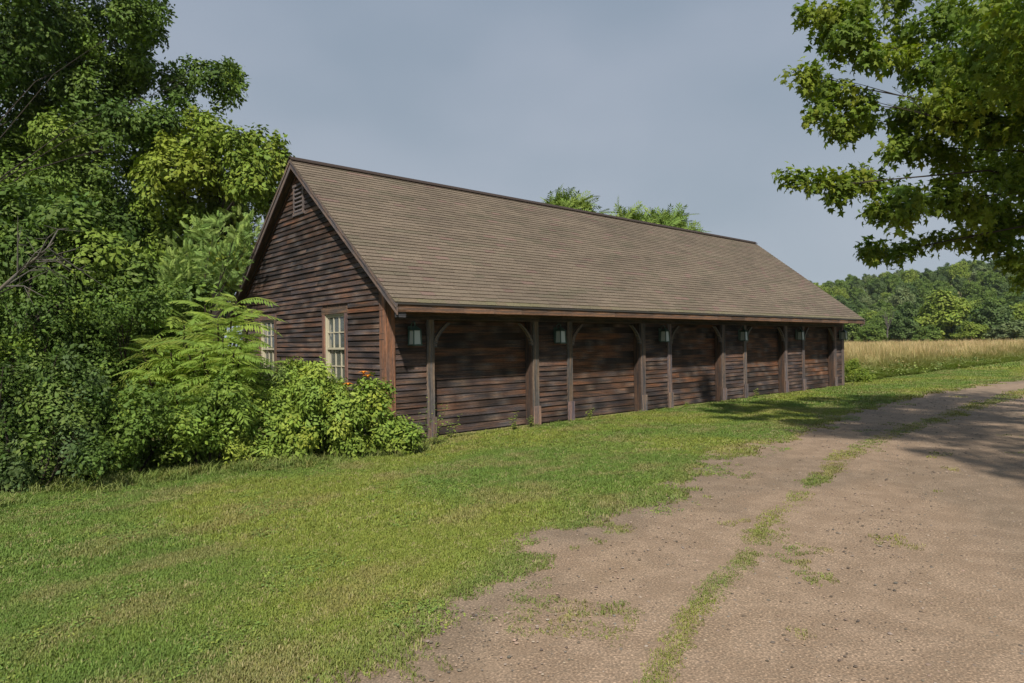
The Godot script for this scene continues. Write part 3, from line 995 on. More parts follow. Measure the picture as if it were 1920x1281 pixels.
# ---------------------------------------------------------------- ground
const DRIVE_EDGE := [[-40.0, 13.5], [-16.0, 9.6], [-9.0, 7.7], [-4.22, 6.58], [-3.48, 6.38], [-2.53, 5.99], [-1.52, 5.62], [0.3, 5.4], [1.99, 4.75], [4.42, 4.34], [7.62, 3.72], [14.86, 3.09], [23.32, 3.08], [28.2, 3.28], [40.0, 4.0], [70.0, 6.5]]
const DRIVE_FAR := [[-40.0, 20.0], [-9.0, 15.0], [0.0, 13.2], [5.0, 11.0], [10.0, 9.2], [16.0, 8.0], [24.0, 7.2], [32.0, 7.2], [40.0, 7.6], [70.0, 10.0]]
const DRIVE_STRIP := [[-40.0, 16.0], [-5.0, 8.3], [-3.02, 7.54], [-2.14, 7.31], [-0.99, 6.94], [0.17, 6.53], [2.11, 6.07], [4.83, 5.52], [6.97, 5.25], [11.45, 5.05], [18.69, 4.8], [28.0, 5.1], [40.0, 5.8], [70.0, 8.2]]

func along(line: Array, x: float) -> float:
	for i in line.size() - 1:
		if x <= line[i + 1][0]:
			return lerpf(line[i][1], line[i + 1][1], clampf((x - line[i][0]) / (line[i + 1][0] - line[i][0]), 0, 1))
	return line[-1][1]

func edge_z(x: float) -> float:
	return along(DRIVE_EDGE, x) + 0.16 * noise_a.get_noise_1d(x * 60.0) + 0.22 * noise_b.get_noise_1d(x * 22.0)

func build_ground() -> void:
	var b := Builder.new()
	b.quad(Vector3(-500, 0, -900), Vector3(900, 0, -900), Vector3(900, 0, 500), Vector3(-500, 0, 500))
	lone("ground", b.mesh(), mats.lawn_soil, "structure")
	b = Builder.new()
	var x := -40.0
	while x < 69.9:
		var s := 0.12 if x > -8 and x < 14 else 0.5
		var cross := 26
		for k in cross:
			var p := []
			var cols := []
			for q in [[x, k], [x + s, k], [x + s, k + 1], [x, k + 1]]:
				var near_z: float = edge_z(q[0]) - 0.55 - 0.3 * noise_c.get_noise_1d(q[0] * 90.0)
				var z := lerpf(near_z, along(DRIVE_FAR, q[0]), q[1] / float(cross))
				var side := absf(z - along(DRIVE_STRIP, q[0]))
				# two packed wheel tracks either side of the middle strip, loose soil elsewhere
				var track := exp(-pow((side - 0.85) / 0.38, 2.0))
				var lump := noise_b.get_noise_2d(q[0] * 45.0, z * 45.0)
				var stain := noise_a.get_noise_2d(q[0] * 20.0, z * 34.0)
				p.append(Vector3(q[0], lerpf(0.004, 0.022 + 0.012 * lump - 0.012 * track, smoothstep(0.0, 0.9, z - near_z)), z))
				var c := Color(1, 1, 1).lerp(Color(1.12, 1.09, 1.05), track)
				c = c.lerp(Color(0.7, 0.74, 0.76), smoothstep(0.0, 0.35, stain) * 0.7).lerp(Color(1.15, 1.05, 0.98), smoothstep(0.1, 0.4, -stain) * 0.5)
				cols.append(c)
			b.quad(p[0], p[1], p[2], p[3], cols)
		x += s
	var m := Builder.new()
	m.quad(Vector3(21, 0.004, -2.4), Vector3(21, 0.004, -330), Vector3(420, 0.004, -330), Vector3(420, 0.004, -6))
	lone("meadow", m.mesh(), mats.meadow_soil, "structure")
	lone("gravel_drive", b.mesh(), mats.gravel_dirt, "structure")

func blade_clump(blades: int, radius: float, tall: float, seed_: int, lean := 0.5, width := 0.0045) -> Mesh:
	rng.seed = seed_
	var b := Builder.new()
	for i in blades:
		var a := rng.randf() * TAU
		var r := radius * sqrt(rng.randf())
		var p := Vector3(cos(a) * r, -0.004, sin(a) * r)
		var h := tall * rng.randf_range(0.5, 1.15)
		var d := Vector3(rng.randf_range(-1, 1), 0, rng.randf_range(-1, 1)) * lean * h
		var s := Vector3(-d.z, 0, d.x).normalized() * width * rng.randf_range(0.8, 1.3)
		var m := p + d * 0.35 + Vector3(0, h * 0.62, 0)
		b.quad(p - s, p + s, m + s * 0.8, m - s * 0.8)
		b.tri(m - s * 0.8, m + s * 0.8, p + d + Vector3(0, h, 0))
	return b.mesh()

func build_grass() -> void:
	var clump := blade_clump(24, 0.06, 0.027, 11, 1.1, 0.0035)
	rng.seed = 501
	var where := []
	var tints := []
	var bands := [[2.8, 6.5, 0.03, 1.0], [6.5, 11.0, 0.05, 1.25], [11.0, 20.0, 0.085, 1.8], [20.0, 46.0, 0.15, 3.0], [46.0, 90.0, 0.4, 6.0]]
	for band in bands:
		var s: float = band[2]
		var x := maxf(-14.0, CAMERA_AT.x - band[1])
		while x < minf(85.0, CAMERA_AT.x + band[1]):
			var z := maxf(-3.2, CAMERA_AT.z - band[1])
			while z < 11.0:
				var p := Vector3(x + rng.randf_range(-0.7, 0.7) * s, 0, z + rng.randf_range(-0.7, 0.7) * s)
				z += s
				var rel := p - CAMERA_AT
				rel.y = 0
				var dist := rel.length()
				if dist < band[0] or dist >= band[1]:
					continue
				# only the wedge of lawn that this lens and a step to its side can see
				var fwd := rel.x * 0.662 - rel.z * 0.749
				var side := rel.x * 0.749 + rel.z * 0.662
				if fwd < 2.2 or absf(side) > fwd * 0.95 + 1.0:
					continue
				if p.x > -0.1 and p.x < 20.2 and p.z < WALL_Z + 0.02:
					continue
				var e := edge_z(p.x)
				var into := p.z - e
				var strip := absf(p.z - along(DRIVE_STRIP, p.x) - 0.12 * noise_c.get_noise_1d(p.x * 50.0))
				var patch := noise_b.get_noise_2d(p.x * 70.0, p.z * 70.0)
				var keep := 1.0
				var size: float = band[3]
				var worn := 0.0
				if into > -0.75:
					keep = clampf(0.12 - into / 0.62 + 1.2 * patch, 0.0, 1.0)
					worn = clampf(0.6 + into * 0.8, 0.0, 1.0)
					if into > 0.0:
						size *= 0.75
						keep = maxf(0.0, keep - into * 0.3) * 0.7
						var centre := clampf(1.0 - strip / (0.1 + 0.012 * maxf(0.0, p.x + 3.0)), 0, 1)
						keep = maxf(keep, clampf(centre * 1.6 * (patch + 0.55 + 0.03 * clampf(p.x, -3, 10)), 0.0, 0.9))
						keep = maxf(keep, clampf((noise_a.get_noise_2d(p.x * 45.0 + 900.0, p.z * 45.0) - 0.36) * 1.4, 0.0, 0.14))
						worn = 0.55
						if p.z > along(DRIVE_FAR, p.x) + patch * 0.4:
							keep = 1.0
				if rng.randf() > keep:
					continue
				var dry := 0.9 * noise_a.get_noise_2d(p.x * 38.0 + p.z * 12.0, p.z * 85.0) + 0.6 * noise_b.get_noise_2d(p.x * 110.0, p.z * 160.0) + 0.05
				var c := Color(0.165, 0.25, 0.055).lerp(Color(0.255, 0.3, 0.062), smoothstep(-0.2, 0.35, noise_c.get_noise_2d(p.x * 22.0, p.z * 22.0)))
				c = c.lerp(Color(0.35, 0.27, 0.14), clampf(smoothstep(0.05, 0.55, dry) * 0.42 + worn * 0.4, 0.0, 0.85))
				c = vary(c, 0.28)
				if rng.randf() < 0.07:
					c = c.lerp(Color(0.48, 0.41, 0.22), 0.7)
				var h: float = size * rng.randf_range(0.65, 1.25) * (1.0 + 0.4 * patch)
				if band[3] > 1.5:
					h *= 0.7
				p.y = 0.018 * smoothstep(-0.7, 0.1, into)
				where.append(Transform3D(Basis(Vector3.UP, rng.randf() * TAU) * Basis.from_scale(Vector3(size, h, size)), p))
				tints.append(c)
			x += s
	var g := scatter("lawn_grass", clump, mats.grass_blade, where, tints, self)
	tag(g, "mown green and dry lawn grass around the drive", "grass", "", "stuff")
	print("grass ", where.size())
	# broad-leaved weeds and clover in patches of the lawn
	var rosette := sprig("oval", 9, 0.04, 0.02, 61)
	rng.seed = 62
	where = []
	tints = []
	for i in 52000:
		var t := rng.randf()
		var p := Vector3(-9.0 + 22.0 * rng.randf(), 0.022, -0.3 + 8.0 * t)
		var rel := p - CAMERA_AT
		if rel.x * 0.662 - rel.z * 0.749 < 2.4 or p.z > edge_z(p.x) + 0.3 or (p.x > -0.1 and p.z < WALL_Z + 0.1):
			continue
		if noise_c.get_noise_2d(p.x * 75.0 + 77.0, p.z * 75.0) < 0.16 + 0.25 * rng.randf():
			continue
		where.append(Transform3D(turned(Vector3(rng.randf_range(-0.3, 0.3), 1, rng.randf_range(-0.3, 0.3)), rng.randf() * TAU, Vector3(1, 0.45, 1) * rng.randf_range(0.7, 1.5)), p))
		tints.append(vary([Color(0.19, 0.28, 0.06), Color(0.25, 0.31, 0.065), Color(0.165, 0.25, 0.06)][rng.randi() % 3], 0.2))
	g = scatter("lawn_clover", rosette, mats.leaf, where, tints, self)
	tag(g, "clover and small broad-leaved weeds growing in the lawn", "clover", "", "stuff")
	# unmown longer grass where the lawn meets the shrubs and the wall
	var fringe := blade_clump(16, 0.09, 0.26, 63, 0.7, 0.005)
	where = []
	tints = []
	for i in 1500:
		var x := rng.randf_range(-7.0, 0.6)
		var z := along([[-7.0, 0.9], [-5.4, 0.45], [-4.5, 0.15], [-3.9, 0.05], [-2.9, 0.1], [-1.8, 0.35], [0.1, 0.4], [0.6, 0.1]], x) + rng.randfn() * 0.24 - 0.3
		if noise_b.get_noise_2d(x * 110.0, z * 60.0) < rng.randf_range(-0.25, 0.25):
			continue
		if rng.randf() < 0.18:
			x = rng.randf_range(0.5, 20.0)
			z = WALL_Z + 0.12 + absf(rng.randfn()) * 0.07
		var h := rng.randf_range(0.15, 0.7) * (0.5 if x > 0.5 else 1.0)
		where.append(Transform3D(Basis(Vector3.UP, rng.randf() * TAU) * Basis.from_scale(Vector3(1, h, 1)), Vector3(x, 0, z)))
		tints.append(vary(Color(0.17, 0.25, 0.06).lerp(Color(0.33, 0.31, 0.12), rng.randf() * 0.7), 0.25))
	g = scatter("fringe_grass", fringe, mats.grass_blade, where, tints, self)
	tag(g, "longer unmown grass along the shrubs and the wall's foot", "grass", "", "stuff")
	# pebbles on the drive
	var b := Builder.new()
	var top := [Vector3(0, 0.5, 0), Vector3(0.9, 0.05, 0.2), Vector3(0.15, 0.1, 0.85), Vector3(-0.85, 0.0, 0.25), Vector3(-0.3, 0.05, -0.8), Vector3(0.55, 0.0, -0.65)]
	for i in 5:
		var a: Vector3 = top[1 + i]
		var d: Vector3 = top[1 + (i + 1) % 5]
		b.tri(top[0], d * Vector3(0.6, 1, 0.6) + Vector3(0, 0.35, 0), a * Vector3(0.6, 1, 0.6) + Vector3(0, 0.35, 0))
		b.quad(a, d, d * Vector3(0.6, 1, 0.6) + Vector3(0, 0.35, 0), a * Vector3(0.6, 1, 0.6) + Vector3(0, 0.35, 0))
	where = []
	tints = []
	for i in 46000:
		var t := rng.randf()
		var px := lerpf(-6.0, 16.0, t * t)
		var pz := lerpf(edge_z(px) - 0.15, along(DRIVE_FAR, px), rng.randf())
		var r := 0.003 + 0.011 * pow(rng.randf(), 5.0) * (1.0 + 0.06 * (px + 6.0))
		where.append(Transform3D(Basis(Vector3.UP, rng.randf() * TAU) * Basis.from_scale(Vector3(r * rng.randf_range(0.7, 1.3), r * rng.randf_range(0.6, 1.0), r)), Vector3(px, 0.02 + 0.012 * noise_b.get_noise_2d(px * 45.0, pz * 45.0), pz)))
		tints.append(vary([Color(0.3, 0.22, 0.16), Color(0.2, 0.15, 0.11), Color(0.33, 0.26, 0.2), Color(0.11, 0.085, 0.065), Color(0.16, 0.14, 0.115)][rng.randi() % 5], 0.25))
	g = scatter("gravel", b.mesh(), mats.pebble_stone, where, tints, self)
	tag(g, "loose tan and grey pebbles scattered over the drive", "gravel", "", "stuff")

func build_meadow() -> void:
	var clump := blade_clump(24, 0.26, 1.0, 77, 0.3, 0.0065)
	rng.seed = 900
	var where := []
	var tints := []
	for i in 62000:
		var t := rng.randf()
		var x := 20.6 + 150.0 * t * t
		var back := rng.randf()
		var z := -1.6 - 0.02 * (x - 20.0) + 0.35 * noise_b.get_noise_1d(x * 20.0) - (6.0 + 0.55 * x) * back * back
		var deep := -1.6 - z
		var rel := Vector3(x, 0, z) - CAMERA_AT
		var fwd := rel.x * 0.662 - rel.z * 0.749
		var side := rel.x * 0.749 + rel.z * 0.662
		if side < fwd * 0.36 or side > fwd * 1.0 + 2.0:
			continue
		var size := 1.0 + 0.018 * fwd
		var tall := smoothstep(0.2, 3.5, deep + 1.5 * noise_a.get_noise_2d(x * 15.0, z * 30.0))
		var h := lerpf(0.22, 1.05, tall) * rng.randf_range(0.6, 1.3) * (1.0 + 0.5 * noise_b.get_noise_2d(x * 30.0, z * 30.0))
		var c := Color(0.21, 0.27, 0.07).lerp(Color(0.68, 0.48, 0.28), tall * rng.randf_range(0.45, 1.0))
		if rng.randf() < 0.35:
			c = Color(0.25, 0.29, 0.08)
			h *= 0.8
		where.append(Transform3D(Basis(Vector3.UP, rng.randf() * TAU) * Basis.from_scale(Vector3(size, h, size)), Vector3(x, 0, z)))
		tints.append(vary(c, 0.2))
	var g := scatter("meadow_grass", clump, mats.grass_blade, where, tints, self)
	tag(g, "tall tan meadow grass and green weeds beyond the barn's far end", "grass", "", "stuff")
	# leafy weeds along the mown edge
	var tuft := sprig("oval", 14, 0.2, 0.1, 301)
	rng.seed = 302
	where = []
	tints = []
	for i in 900:
		var x := 20.8 + 60.0 * pow(rng.randf(), 2.0)
		var z := -1.5 - 0.02 * (x - 20.0) - absf(rng.randfn()) * 1.8 + 0.2
		var tall := maxf(0.0, 0.2 + 0.7 * noise_b.get_noise_2d(x * 40.0, z * 30.0))
		where.append(Transform3D(turned(Vector3(rng.randf_range(-0.4, 0.4), 1, rng.randf_range(-0.4, 0.4)), rng.randf() * TAU, Vector3.ONE * rng.randf_range(0.8, 1.6)), Vector3(x, 0.08 + tall * rng.randf(), z)))
		tints.append(vary([Color(0.14, 0.2, 0.055), Color(0.18, 0.23, 0.06), Color(0.26, 0.23, 0.1)][rng.randi() % 3], 0.25))
	g = scatter("meadow_weeds", tuft, mats.leaf, where, tints, self)
	tag(g, "leafy green weeds along the meadow's mown edge", "weeds", "", "stuff")

# ---------------------------------------------------------------- far wood and hill
func far_spot(d: float, s: float) -> Vector2:
	return Vector2(CAMERA_AT.x + 0.96 * d + 0.27 * s, CAMERA_AT.z - 0.27 * d + 0.96 * s)

func hill_height(d: float, s: float) -> float:
	return smoothstep(175.0, 440.0, d) * (31.0 + 4.0 * noise_a.get_noise_2d(d * 0.5, s * 0.7)) * (1.0 + 1.3 * clampf(s / d, -0.3, 0.05))

func build_hill() -> void:
	var b := Builder.new()
	var n := 26
	for i in n:
		for j in n:
			var p := []
			for k in [[0, 0], [1, 0], [1, 1], [0, 1]]:
				var d: float = 160.0 + 16.0 * (i + k[0])
				var s: float = -200.0 + 16.0 * (j + k[1])
				var q := far_spot(d, s)
				p.append(Vector3(q.x, hill_height(d, s) - 0.15, q.y))
			b.quad(p[0], p[3], p[2], p[1])
	lone("hill", b.mesh(), mats.lawn_soil, "structure")
	var tuft := sprig("oval", 12, 0.55, 0.42, 222)
	var kinds := [
		["broadleaf_tree", [Color(0.12, 0.19, 0.04), Color(0.155, 0.225, 0.05)]],
		["broadleaf_tree", [Color(0.2, 0.27, 0.045), Color(0.235, 0.3, 0.055)]],
		["broadleaf_tree", [Color(0.085, 0.14, 0.045), Color(0.11, 0.165, 0.05)]],
		["broadleaf_tree", [Color(0.2, 0.245, 0.11), Color(0.17, 0.225, 0.09)]]]
	var protos := []
	rng.seed = 31
	for k in 4:
		var blobs := []
		for i in 15:
			var a := i * 2.4
			var hh := 2.2 + 5.2 * (i / 15.0)
			var rr := 2.6 * sin(PI * (0.22 + 0.68 * i / 15.0))
			blobs.append([cos(a) * rr * rng.randf_range(0.5, 1.0), hh, sin(a) * rr * rng.randf_range(0.5, 1.0), rng.randf_range(0.9, 1.6)])
		var o := tree("broadleaf_tree", "x", Vector3.ZERO, Vector3(0, 3.6, 0), blobs, 0.22, tuft, 4.0, kinds[k][1], {"gap": -0.3, "noise": 0.35, "limbs": 8})
		protos.append(o)
	# [distance, sideways, height scale, width scale, kind, label]
	var front := [
		[168.0, -22.5, 0.8, 0.95, 2, "dark green tree at the meadow's far edge just past the barn's end"],
		[164.0, -19.0, 0.6, 0.8, 3, "greyish green small tree right of the barn's eave across the meadow"],
		[170.0, -15.5, 0.95, 1.05, 0, "mid green upright tree third from the barn's end in the belt across the meadow"],
		[163.0, -12.0, 0.62, 0.9, 0, "low rounded green tree left of the grey dead trunk across the meadow"],
		[170.0, -6.0, 0.85, 1.0, 2, "dark crowned tree right of the grey dead trunk across the meadow"],
		[176.0, 1.5, 1.5, 1.75, 1, "largest bright yellow-green round tree in the belt across the meadow"],
		[163.0, -1.5, 0.55, 0.85, 0, "small green tree in front of the largest yellow-green tree"],
		[163.0, 6.0, 0.62, 0.9, 1, "bright low tree right of the largest yellow-green tree's foot"],
		[172.0, 10.5, 1.1, 1.15, 2, "dark blue-green tree behind the pale bush across the meadow"],
		[160.0, 12.5, 0.6, 1.3, 3, "pale grey-green willow-like bush at the right picture edge across the meadow"],
		[166.0, 18.5, 0.9, 1.1, 0, "green tree beside the pale bush, at the belt's right end"]]
	rng.seed = 77
	var first_used := [false, false, false, false]
	for f in front:
		var q := far_spot(f[0], f[1])
		var o: Node3D = protos[f[4]]
		if first_used[f[4]]:
			o = protos[f[4]].duplicate()
			o.name = numbered("broadleaf_tree")
			add_child(o)
		first_used[f[4]] = true
		o.position = Vector3(q.x, hill_height(f[0], f[1]) - 0.1, q.y)
		o.scale = Vector3(f[3], f[2], f[3])
		o.rotation.y = rng.randf() * TAU
		tag(o, f[5], "tree", "trees across the meadow")
	# a grey dead tree among them
	var q := far_spot(166.0, -9.0)
	var dead := thing("dead_tree", "grey leafless dead tree standing in the belt across the meadow", "tree", Vector3(q.x, 0, q.y))
	var blobs := []
	for i in 9:
		blobs.append([rng.randf_range(-1.6, 1.6), rng.randf_range(4.0, 8.2), rng.randf_range(-1.6, 1.6), 0.8])
	part("trunk", trunk_shape(Vector3.ZERO, blobs, 0.2, Vector3(0.2, 4.6, 0), Color(0.45, 0.42, 0.4)), mats.bark, dead)
	# the wooded slope behind, tree by tree
	var count := 0
	var d := 182.0
	while d < 445.0:
		var s := -0.19 * d + rng.randf() * 6.0
		while s < 0.15 * d:
			var dd := d + rng.randf_range(-5, 5)
			var k: int = [0, 0, 1, 2, 2, 3][rng.randi() % 6]
			q = far_spot(dd, s)
			var o: Node3D = protos[k].duplicate()
			o.name = numbered("hillside_tree")
			add_child(o)
			o.position = Vector3(q.x, hill_height(dd, s) - 0.2, q.y)
			var w := rng.randf_range(0.75, 1.25)
			o.scale = Vector3(w, w * rng.randf_range(0.8, 1.15), w)
			o.rotation.y = rng.randf() * TAU
			tag(o, "leafy tree in the closed canopy covering the far hillside", "tree", "trees covering the far hillside")
			count += 1
			s += rng.randf_range(5.5, 8.5)
		d += 15.5
	print("hillside trees ", count)

# ---------------------------------------------------------------- planting near the barn
func build_trees() -> void:
	var maple := sprig("maple", 8, 0.2, 0.122, 101)
	var oval := sprig("oval", 18, 0.15, 0.06, 102)
	var oval_far := sprig("oval", 12, 0.24, 0.14, 103)
	var maple_far := sprig("small_maple", 9, 0.24, 0.16, 104)
	var leaf_far := sprig("oval", 22, 0.3, 0.125, 114)
	var fr := [frond(12, 0.55, 0.34, 105), frond(11, 0.85, 0.36, 106), frond(13, 0.35, 0.31, 107)]
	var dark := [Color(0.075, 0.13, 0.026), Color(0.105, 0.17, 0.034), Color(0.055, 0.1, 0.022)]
	var mid := [Color(0.16, 0.245, 0.042), Color(0.21, 0.295, 0.048), Color(0.115, 0.185, 0.035)]
	var yellow := [Color(0.19, 0.265, 0.04), Color(0.15, 0.225, 0.036), Color(0.235, 0.285, 0.038)]
	var bright := [Color(0.27, 0.36, 0.06), Color(0.22, 0.31, 0.055), Color(0.31, 0.37, 0.06), Color(0.18, 0.27, 0.05)]
	rng.seed = 2001
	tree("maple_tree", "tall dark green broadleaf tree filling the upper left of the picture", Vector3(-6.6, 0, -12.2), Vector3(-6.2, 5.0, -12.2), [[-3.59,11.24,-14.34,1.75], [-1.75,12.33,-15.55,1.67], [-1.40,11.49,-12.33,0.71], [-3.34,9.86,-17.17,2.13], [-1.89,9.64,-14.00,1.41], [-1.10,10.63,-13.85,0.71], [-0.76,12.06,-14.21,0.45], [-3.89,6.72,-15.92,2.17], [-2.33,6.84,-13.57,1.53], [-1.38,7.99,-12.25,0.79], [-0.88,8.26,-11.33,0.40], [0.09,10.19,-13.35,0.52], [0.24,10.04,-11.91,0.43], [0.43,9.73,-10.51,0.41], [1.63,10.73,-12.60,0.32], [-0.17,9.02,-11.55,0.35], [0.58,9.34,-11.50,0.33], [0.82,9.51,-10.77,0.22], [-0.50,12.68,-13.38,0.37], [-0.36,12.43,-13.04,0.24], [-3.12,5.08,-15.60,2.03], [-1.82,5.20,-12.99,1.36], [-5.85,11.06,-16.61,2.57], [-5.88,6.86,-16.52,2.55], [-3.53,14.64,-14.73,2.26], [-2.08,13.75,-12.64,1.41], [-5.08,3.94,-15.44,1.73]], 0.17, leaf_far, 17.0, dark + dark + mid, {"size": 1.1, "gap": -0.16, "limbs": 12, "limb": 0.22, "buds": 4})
	rng.seed = 2012
	tree("maple_tree", "mid green young maple below the tall tree, behind the bare twigs at the left edge", Vector3(-4.9, 0, -3.4), Vector3(-4.8, 2.2, -3.4), [[-4.69,4.22,-4.92,0.59], [-4.16,3.99,-3.58,0.52], [-4.62,3.38,-4.10,0.60], [-3.80,3.37,-3.42,0.53], [-3.31,3.02,-3.26,0.42], [-4.03,2.89,-5.24,0.56], [-4.83,2.72,-5.32,0.58], [-5.39,3.54,-6.16,0.79], [-3.54,2.69,-4.05,0.43]], 0.09, leaf_far, 30.0, mid + dark + dark, {"gap": -0.16, "limbs": 9, "size": 0.85})
	rng.seed = 2002
	tree("ash_tree", "yellow-green rounded tree rising behind the barn's left gable slope", Vector3(0.7, 0, -11.8), Vector3(0.7, 4.5, -11.6), [[-0.47,8.20,-13.06,0.75], [0.09,8.35,-12.55,0.80], [0.19,7.84,-10.04,0.64], [0.63,7.33,-9.14,0.60], [1.21,7.73,-9.19,0.37], [1.92,7.72,-10.12,0.36], [2.17,7.28,-10.15,0.39], [-0.73,6.76,-10.34,0.82], [0.48,7.01,-11.01,0.96], [0.77,6.42,-8.95,0.75], [1.68,6.24,-9.76,0.64], [0.04,6.01,-11.60,0.97], [1.16,5.83,-11.70,1.01], [-0.92,6.30,-11.25,0.77], [-0.10,5.11,-12.24,1.15], [1.06,4.62,-11.43,1.16]], 0.2, oval_far, 34.0, yellow, {"gap": -0.25, "limbs": 16})
	rng.seed = 2003
	tree("locust_tree", "pale soft green feathery tree close beside the barn's left rear corner", Vector3(-0.9, 0, -7.6), Vector3(-0.8, 2.6, -7.6), [[-0.32,4.75,-8.47,0.59], [-0.49,4.68,-6.18,0.45], [0.08,4.45,-6.91,0.40], [-0.82,4.07,-9.07,0.71], [-0.47,3.91,-7.21,0.66], [-0.61,3.47,-8.44,0.69], [-1.28,3.43,-8.32,0.54], [-0.02,3.31,-7.80,0.69]], 0.1, fr[2], 34.0, [Color(0.2, 0.31, 0.08), Color(0.25, 0.35, 0.09)], {"size": 0.27, "limbs": 8})
	rng.seed = 2004
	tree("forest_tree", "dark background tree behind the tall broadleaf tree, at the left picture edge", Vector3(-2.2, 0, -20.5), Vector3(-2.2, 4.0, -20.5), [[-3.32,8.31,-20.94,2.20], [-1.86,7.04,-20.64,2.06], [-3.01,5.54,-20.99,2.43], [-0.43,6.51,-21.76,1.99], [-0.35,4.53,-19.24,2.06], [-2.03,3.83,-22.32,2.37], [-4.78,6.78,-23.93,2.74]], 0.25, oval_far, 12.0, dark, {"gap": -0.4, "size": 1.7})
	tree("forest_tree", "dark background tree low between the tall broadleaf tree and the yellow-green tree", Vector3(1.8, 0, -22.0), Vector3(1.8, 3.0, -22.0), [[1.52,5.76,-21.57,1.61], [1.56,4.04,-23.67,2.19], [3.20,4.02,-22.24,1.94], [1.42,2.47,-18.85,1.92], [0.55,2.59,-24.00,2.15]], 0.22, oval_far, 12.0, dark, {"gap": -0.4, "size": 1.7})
	rng.seed = 2005
	tree("maple_tree", "maple with long leafy limbs reaching over the drive from the right", Vector3(9.0, 0, 9.6), Vector3(8.6, 4.2, 8.6), [[6.28,7.75,4.32,0.28], [5.75,7.40,4.92,0.37], [5.52,6.82,5.43,0.37], [7.00,7.59,5.34,0.53], [7.19,7.23,5.95,0.61], [8.68,7.63,6.39,0.69], [7.06,6.60,7.32,0.67], [5.87,6.81,4.99,0.29], [6.15,6.52,5.53,0.47], [7.17,6.48,5.95,0.51], [6.81,6.13,6.74,0.52], [6.80,5.78,7.29,0.58], [5.14,6.33,4.44,0.13], [4.98,6.11,4.79,0.19], [6.30,6.36,4.53,0.27], [5.71,5.98,5.18,0.34], [5.29,5.55,4.91,0.20], [5.94,5.51,4.91,0.22], [6.20,5.84,5.42,0.41], [6.95,5.67,4.92,0.26], [7.19,5.79,5.60,0.48], [7.08,5.53,6.28,0.50], [6.99,5.16,6.97,0.56], [6.49,4.97,5.48,0.17], [7.10,5.19,5.62,0.28], [7.61,4.95,6.05,0.43], [8.75,4.77,6.42,0.59], [7.32,4.38,7.24,0.56], [4.83,4.51,4.48,0.10], [5.02,4.46,4.66,0.16], [5.04,4.31,4.96,0.19], [5.37,4.21,5.12,0.19], [5.88,4.41,5.26,0.24], [6.32,4.43,5.49,0.27], [5.61,3.87,5.60,0.17], [5.71,4.02,6.04,0.31], [6.48,4.04,6.27,0.35], [5.65,3.64,5.98,0.20], [6.98,3.82,6.67,0.42], [8.34,3.86,6.90,0.52], [6.23,3.28,5.24,0.10], [7.31,3.33,5.13,0.15], [6.59,3.31,5.67,0.17], [6.84,3.36,5.92,0.18], [7.37,3.49,6.14,0.22], [7.88,3.46,6.37,0.25], [7.97,3.42,6.74,0.32], [8.14,3.09,6.96,0.24], [8.39,3.27,7.14,0.37], [7.69,2.77,7.19,0.16]], 0.26, maple, 29.0, [Color(0.11, 0.18, 0.028), Color(0.16, 0.235, 0.035), Color(0.21, 0.275, 0.038), Color(0.13, 0.2, 0.03), Color(0.26, 0.31, 0.042)], {"material": "thin_leaf", "gap": -0.17, "limbs": 9, "face": 0.5, "flat": 0.55, "noise": 1.4, "limb": 0.3, "more": [[3.80,5.60,8.30,1.10], [5.60,5.50,9.20,1.40], [7.60,5.50,7.90,1.30], [7.60,5.60,9.90,1.50], [9.60,5.60,6.60,1.20], [9.60,5.50,8.90,1.50], [11.60,5.50,6.90,1.30], [12.60,5.50,8.90,1.50], [2.60,5.40,10.80,1.20], [4.60,5.40,11.40,1.40], [1.20,5.40,12.00,1.10], [13.60,5.40,7.90,1.30], [15.40,5.30,7.20,1.20], [8.60,7.60,8.80,1.80], [10.60,7.60,8.40,1.70], [6.60,7.40,9.60,1.60], [9.00,9.00,8.80,1.60], [11.20,4.60,9.80,1.20], [4.60,5.50,7.80,1.10], [6.60,5.60,6.90,1.10], [5.60,5.40,8.80,1.20], [5.20,5.60,8.00,1.20], [6.80,5.60,8.20,1.20], [4.40,5.40,9.40,1.20], [8.60,5.60,9.20,1.20], [10.40,5.40,7.60,1.10]], "more_area": 13.0})
	# crowns of pinnate leaves showing above the ridge
	for k in 3:
		rng.seed = 2100 + k
		var heads: Array = [[[15.9, 6.8, -11.5, 0.9], [16.7, 7.8, -11.9, 0.8], [17.6, 6.8, -12.0, 0.9], [16.9, 6.8, -12.3, 1.1]], [[19.8, 6.8, -11.5, 0.75], [20.5, 7.3, -11.6, 0.7], [21.2, 6.9, -11.5, 0.75]], [[22.2, 7.1, -11.0, 0.8], [23.0, 7.5, -11.0, 0.8], [23.8, 7.2, -10.9, 0.85], [24.5, 6.8, -10.8, 0.7]]][k]
		var said: String = ["leftmost and tallest of the feathery green treetops above the roof ridge", "small middle feathery green treetop above the roof ridge", "rightmost broad feathery green treetop above the roof ridge"][k]
		var base := Vector3(heads[1][0], 0, heads[1][2])
		tree("tree_of_heaven", said, base, base + Vector3(0, 5.0, 0), heads, 0.14, fr[1], 16.0, [Color(0.16, 0.245, 0.05), Color(0.2, 0.28, 0.055)], {"size": 0.75, "gap": -0.5, "limbs": 4, "group": "treetops above the roof ridge"})
	# shrubs along the left edge of the lawn
	rng.seed = 2200
	shrub("understory_shrub", "dark leafy shrub at the left picture edge, highest behind the dead branches", [[-5.03,2.15,-2.64,0.56], [-4.64,2.29,-1.97,0.47], [-4.79,1.59,-2.48,0.60], [-5.50,1.76,-3.28,0.73], [-5.43,0.57,-3.82,0.76]], oval, 46.0, dark + mid, {"gap": -0.2})
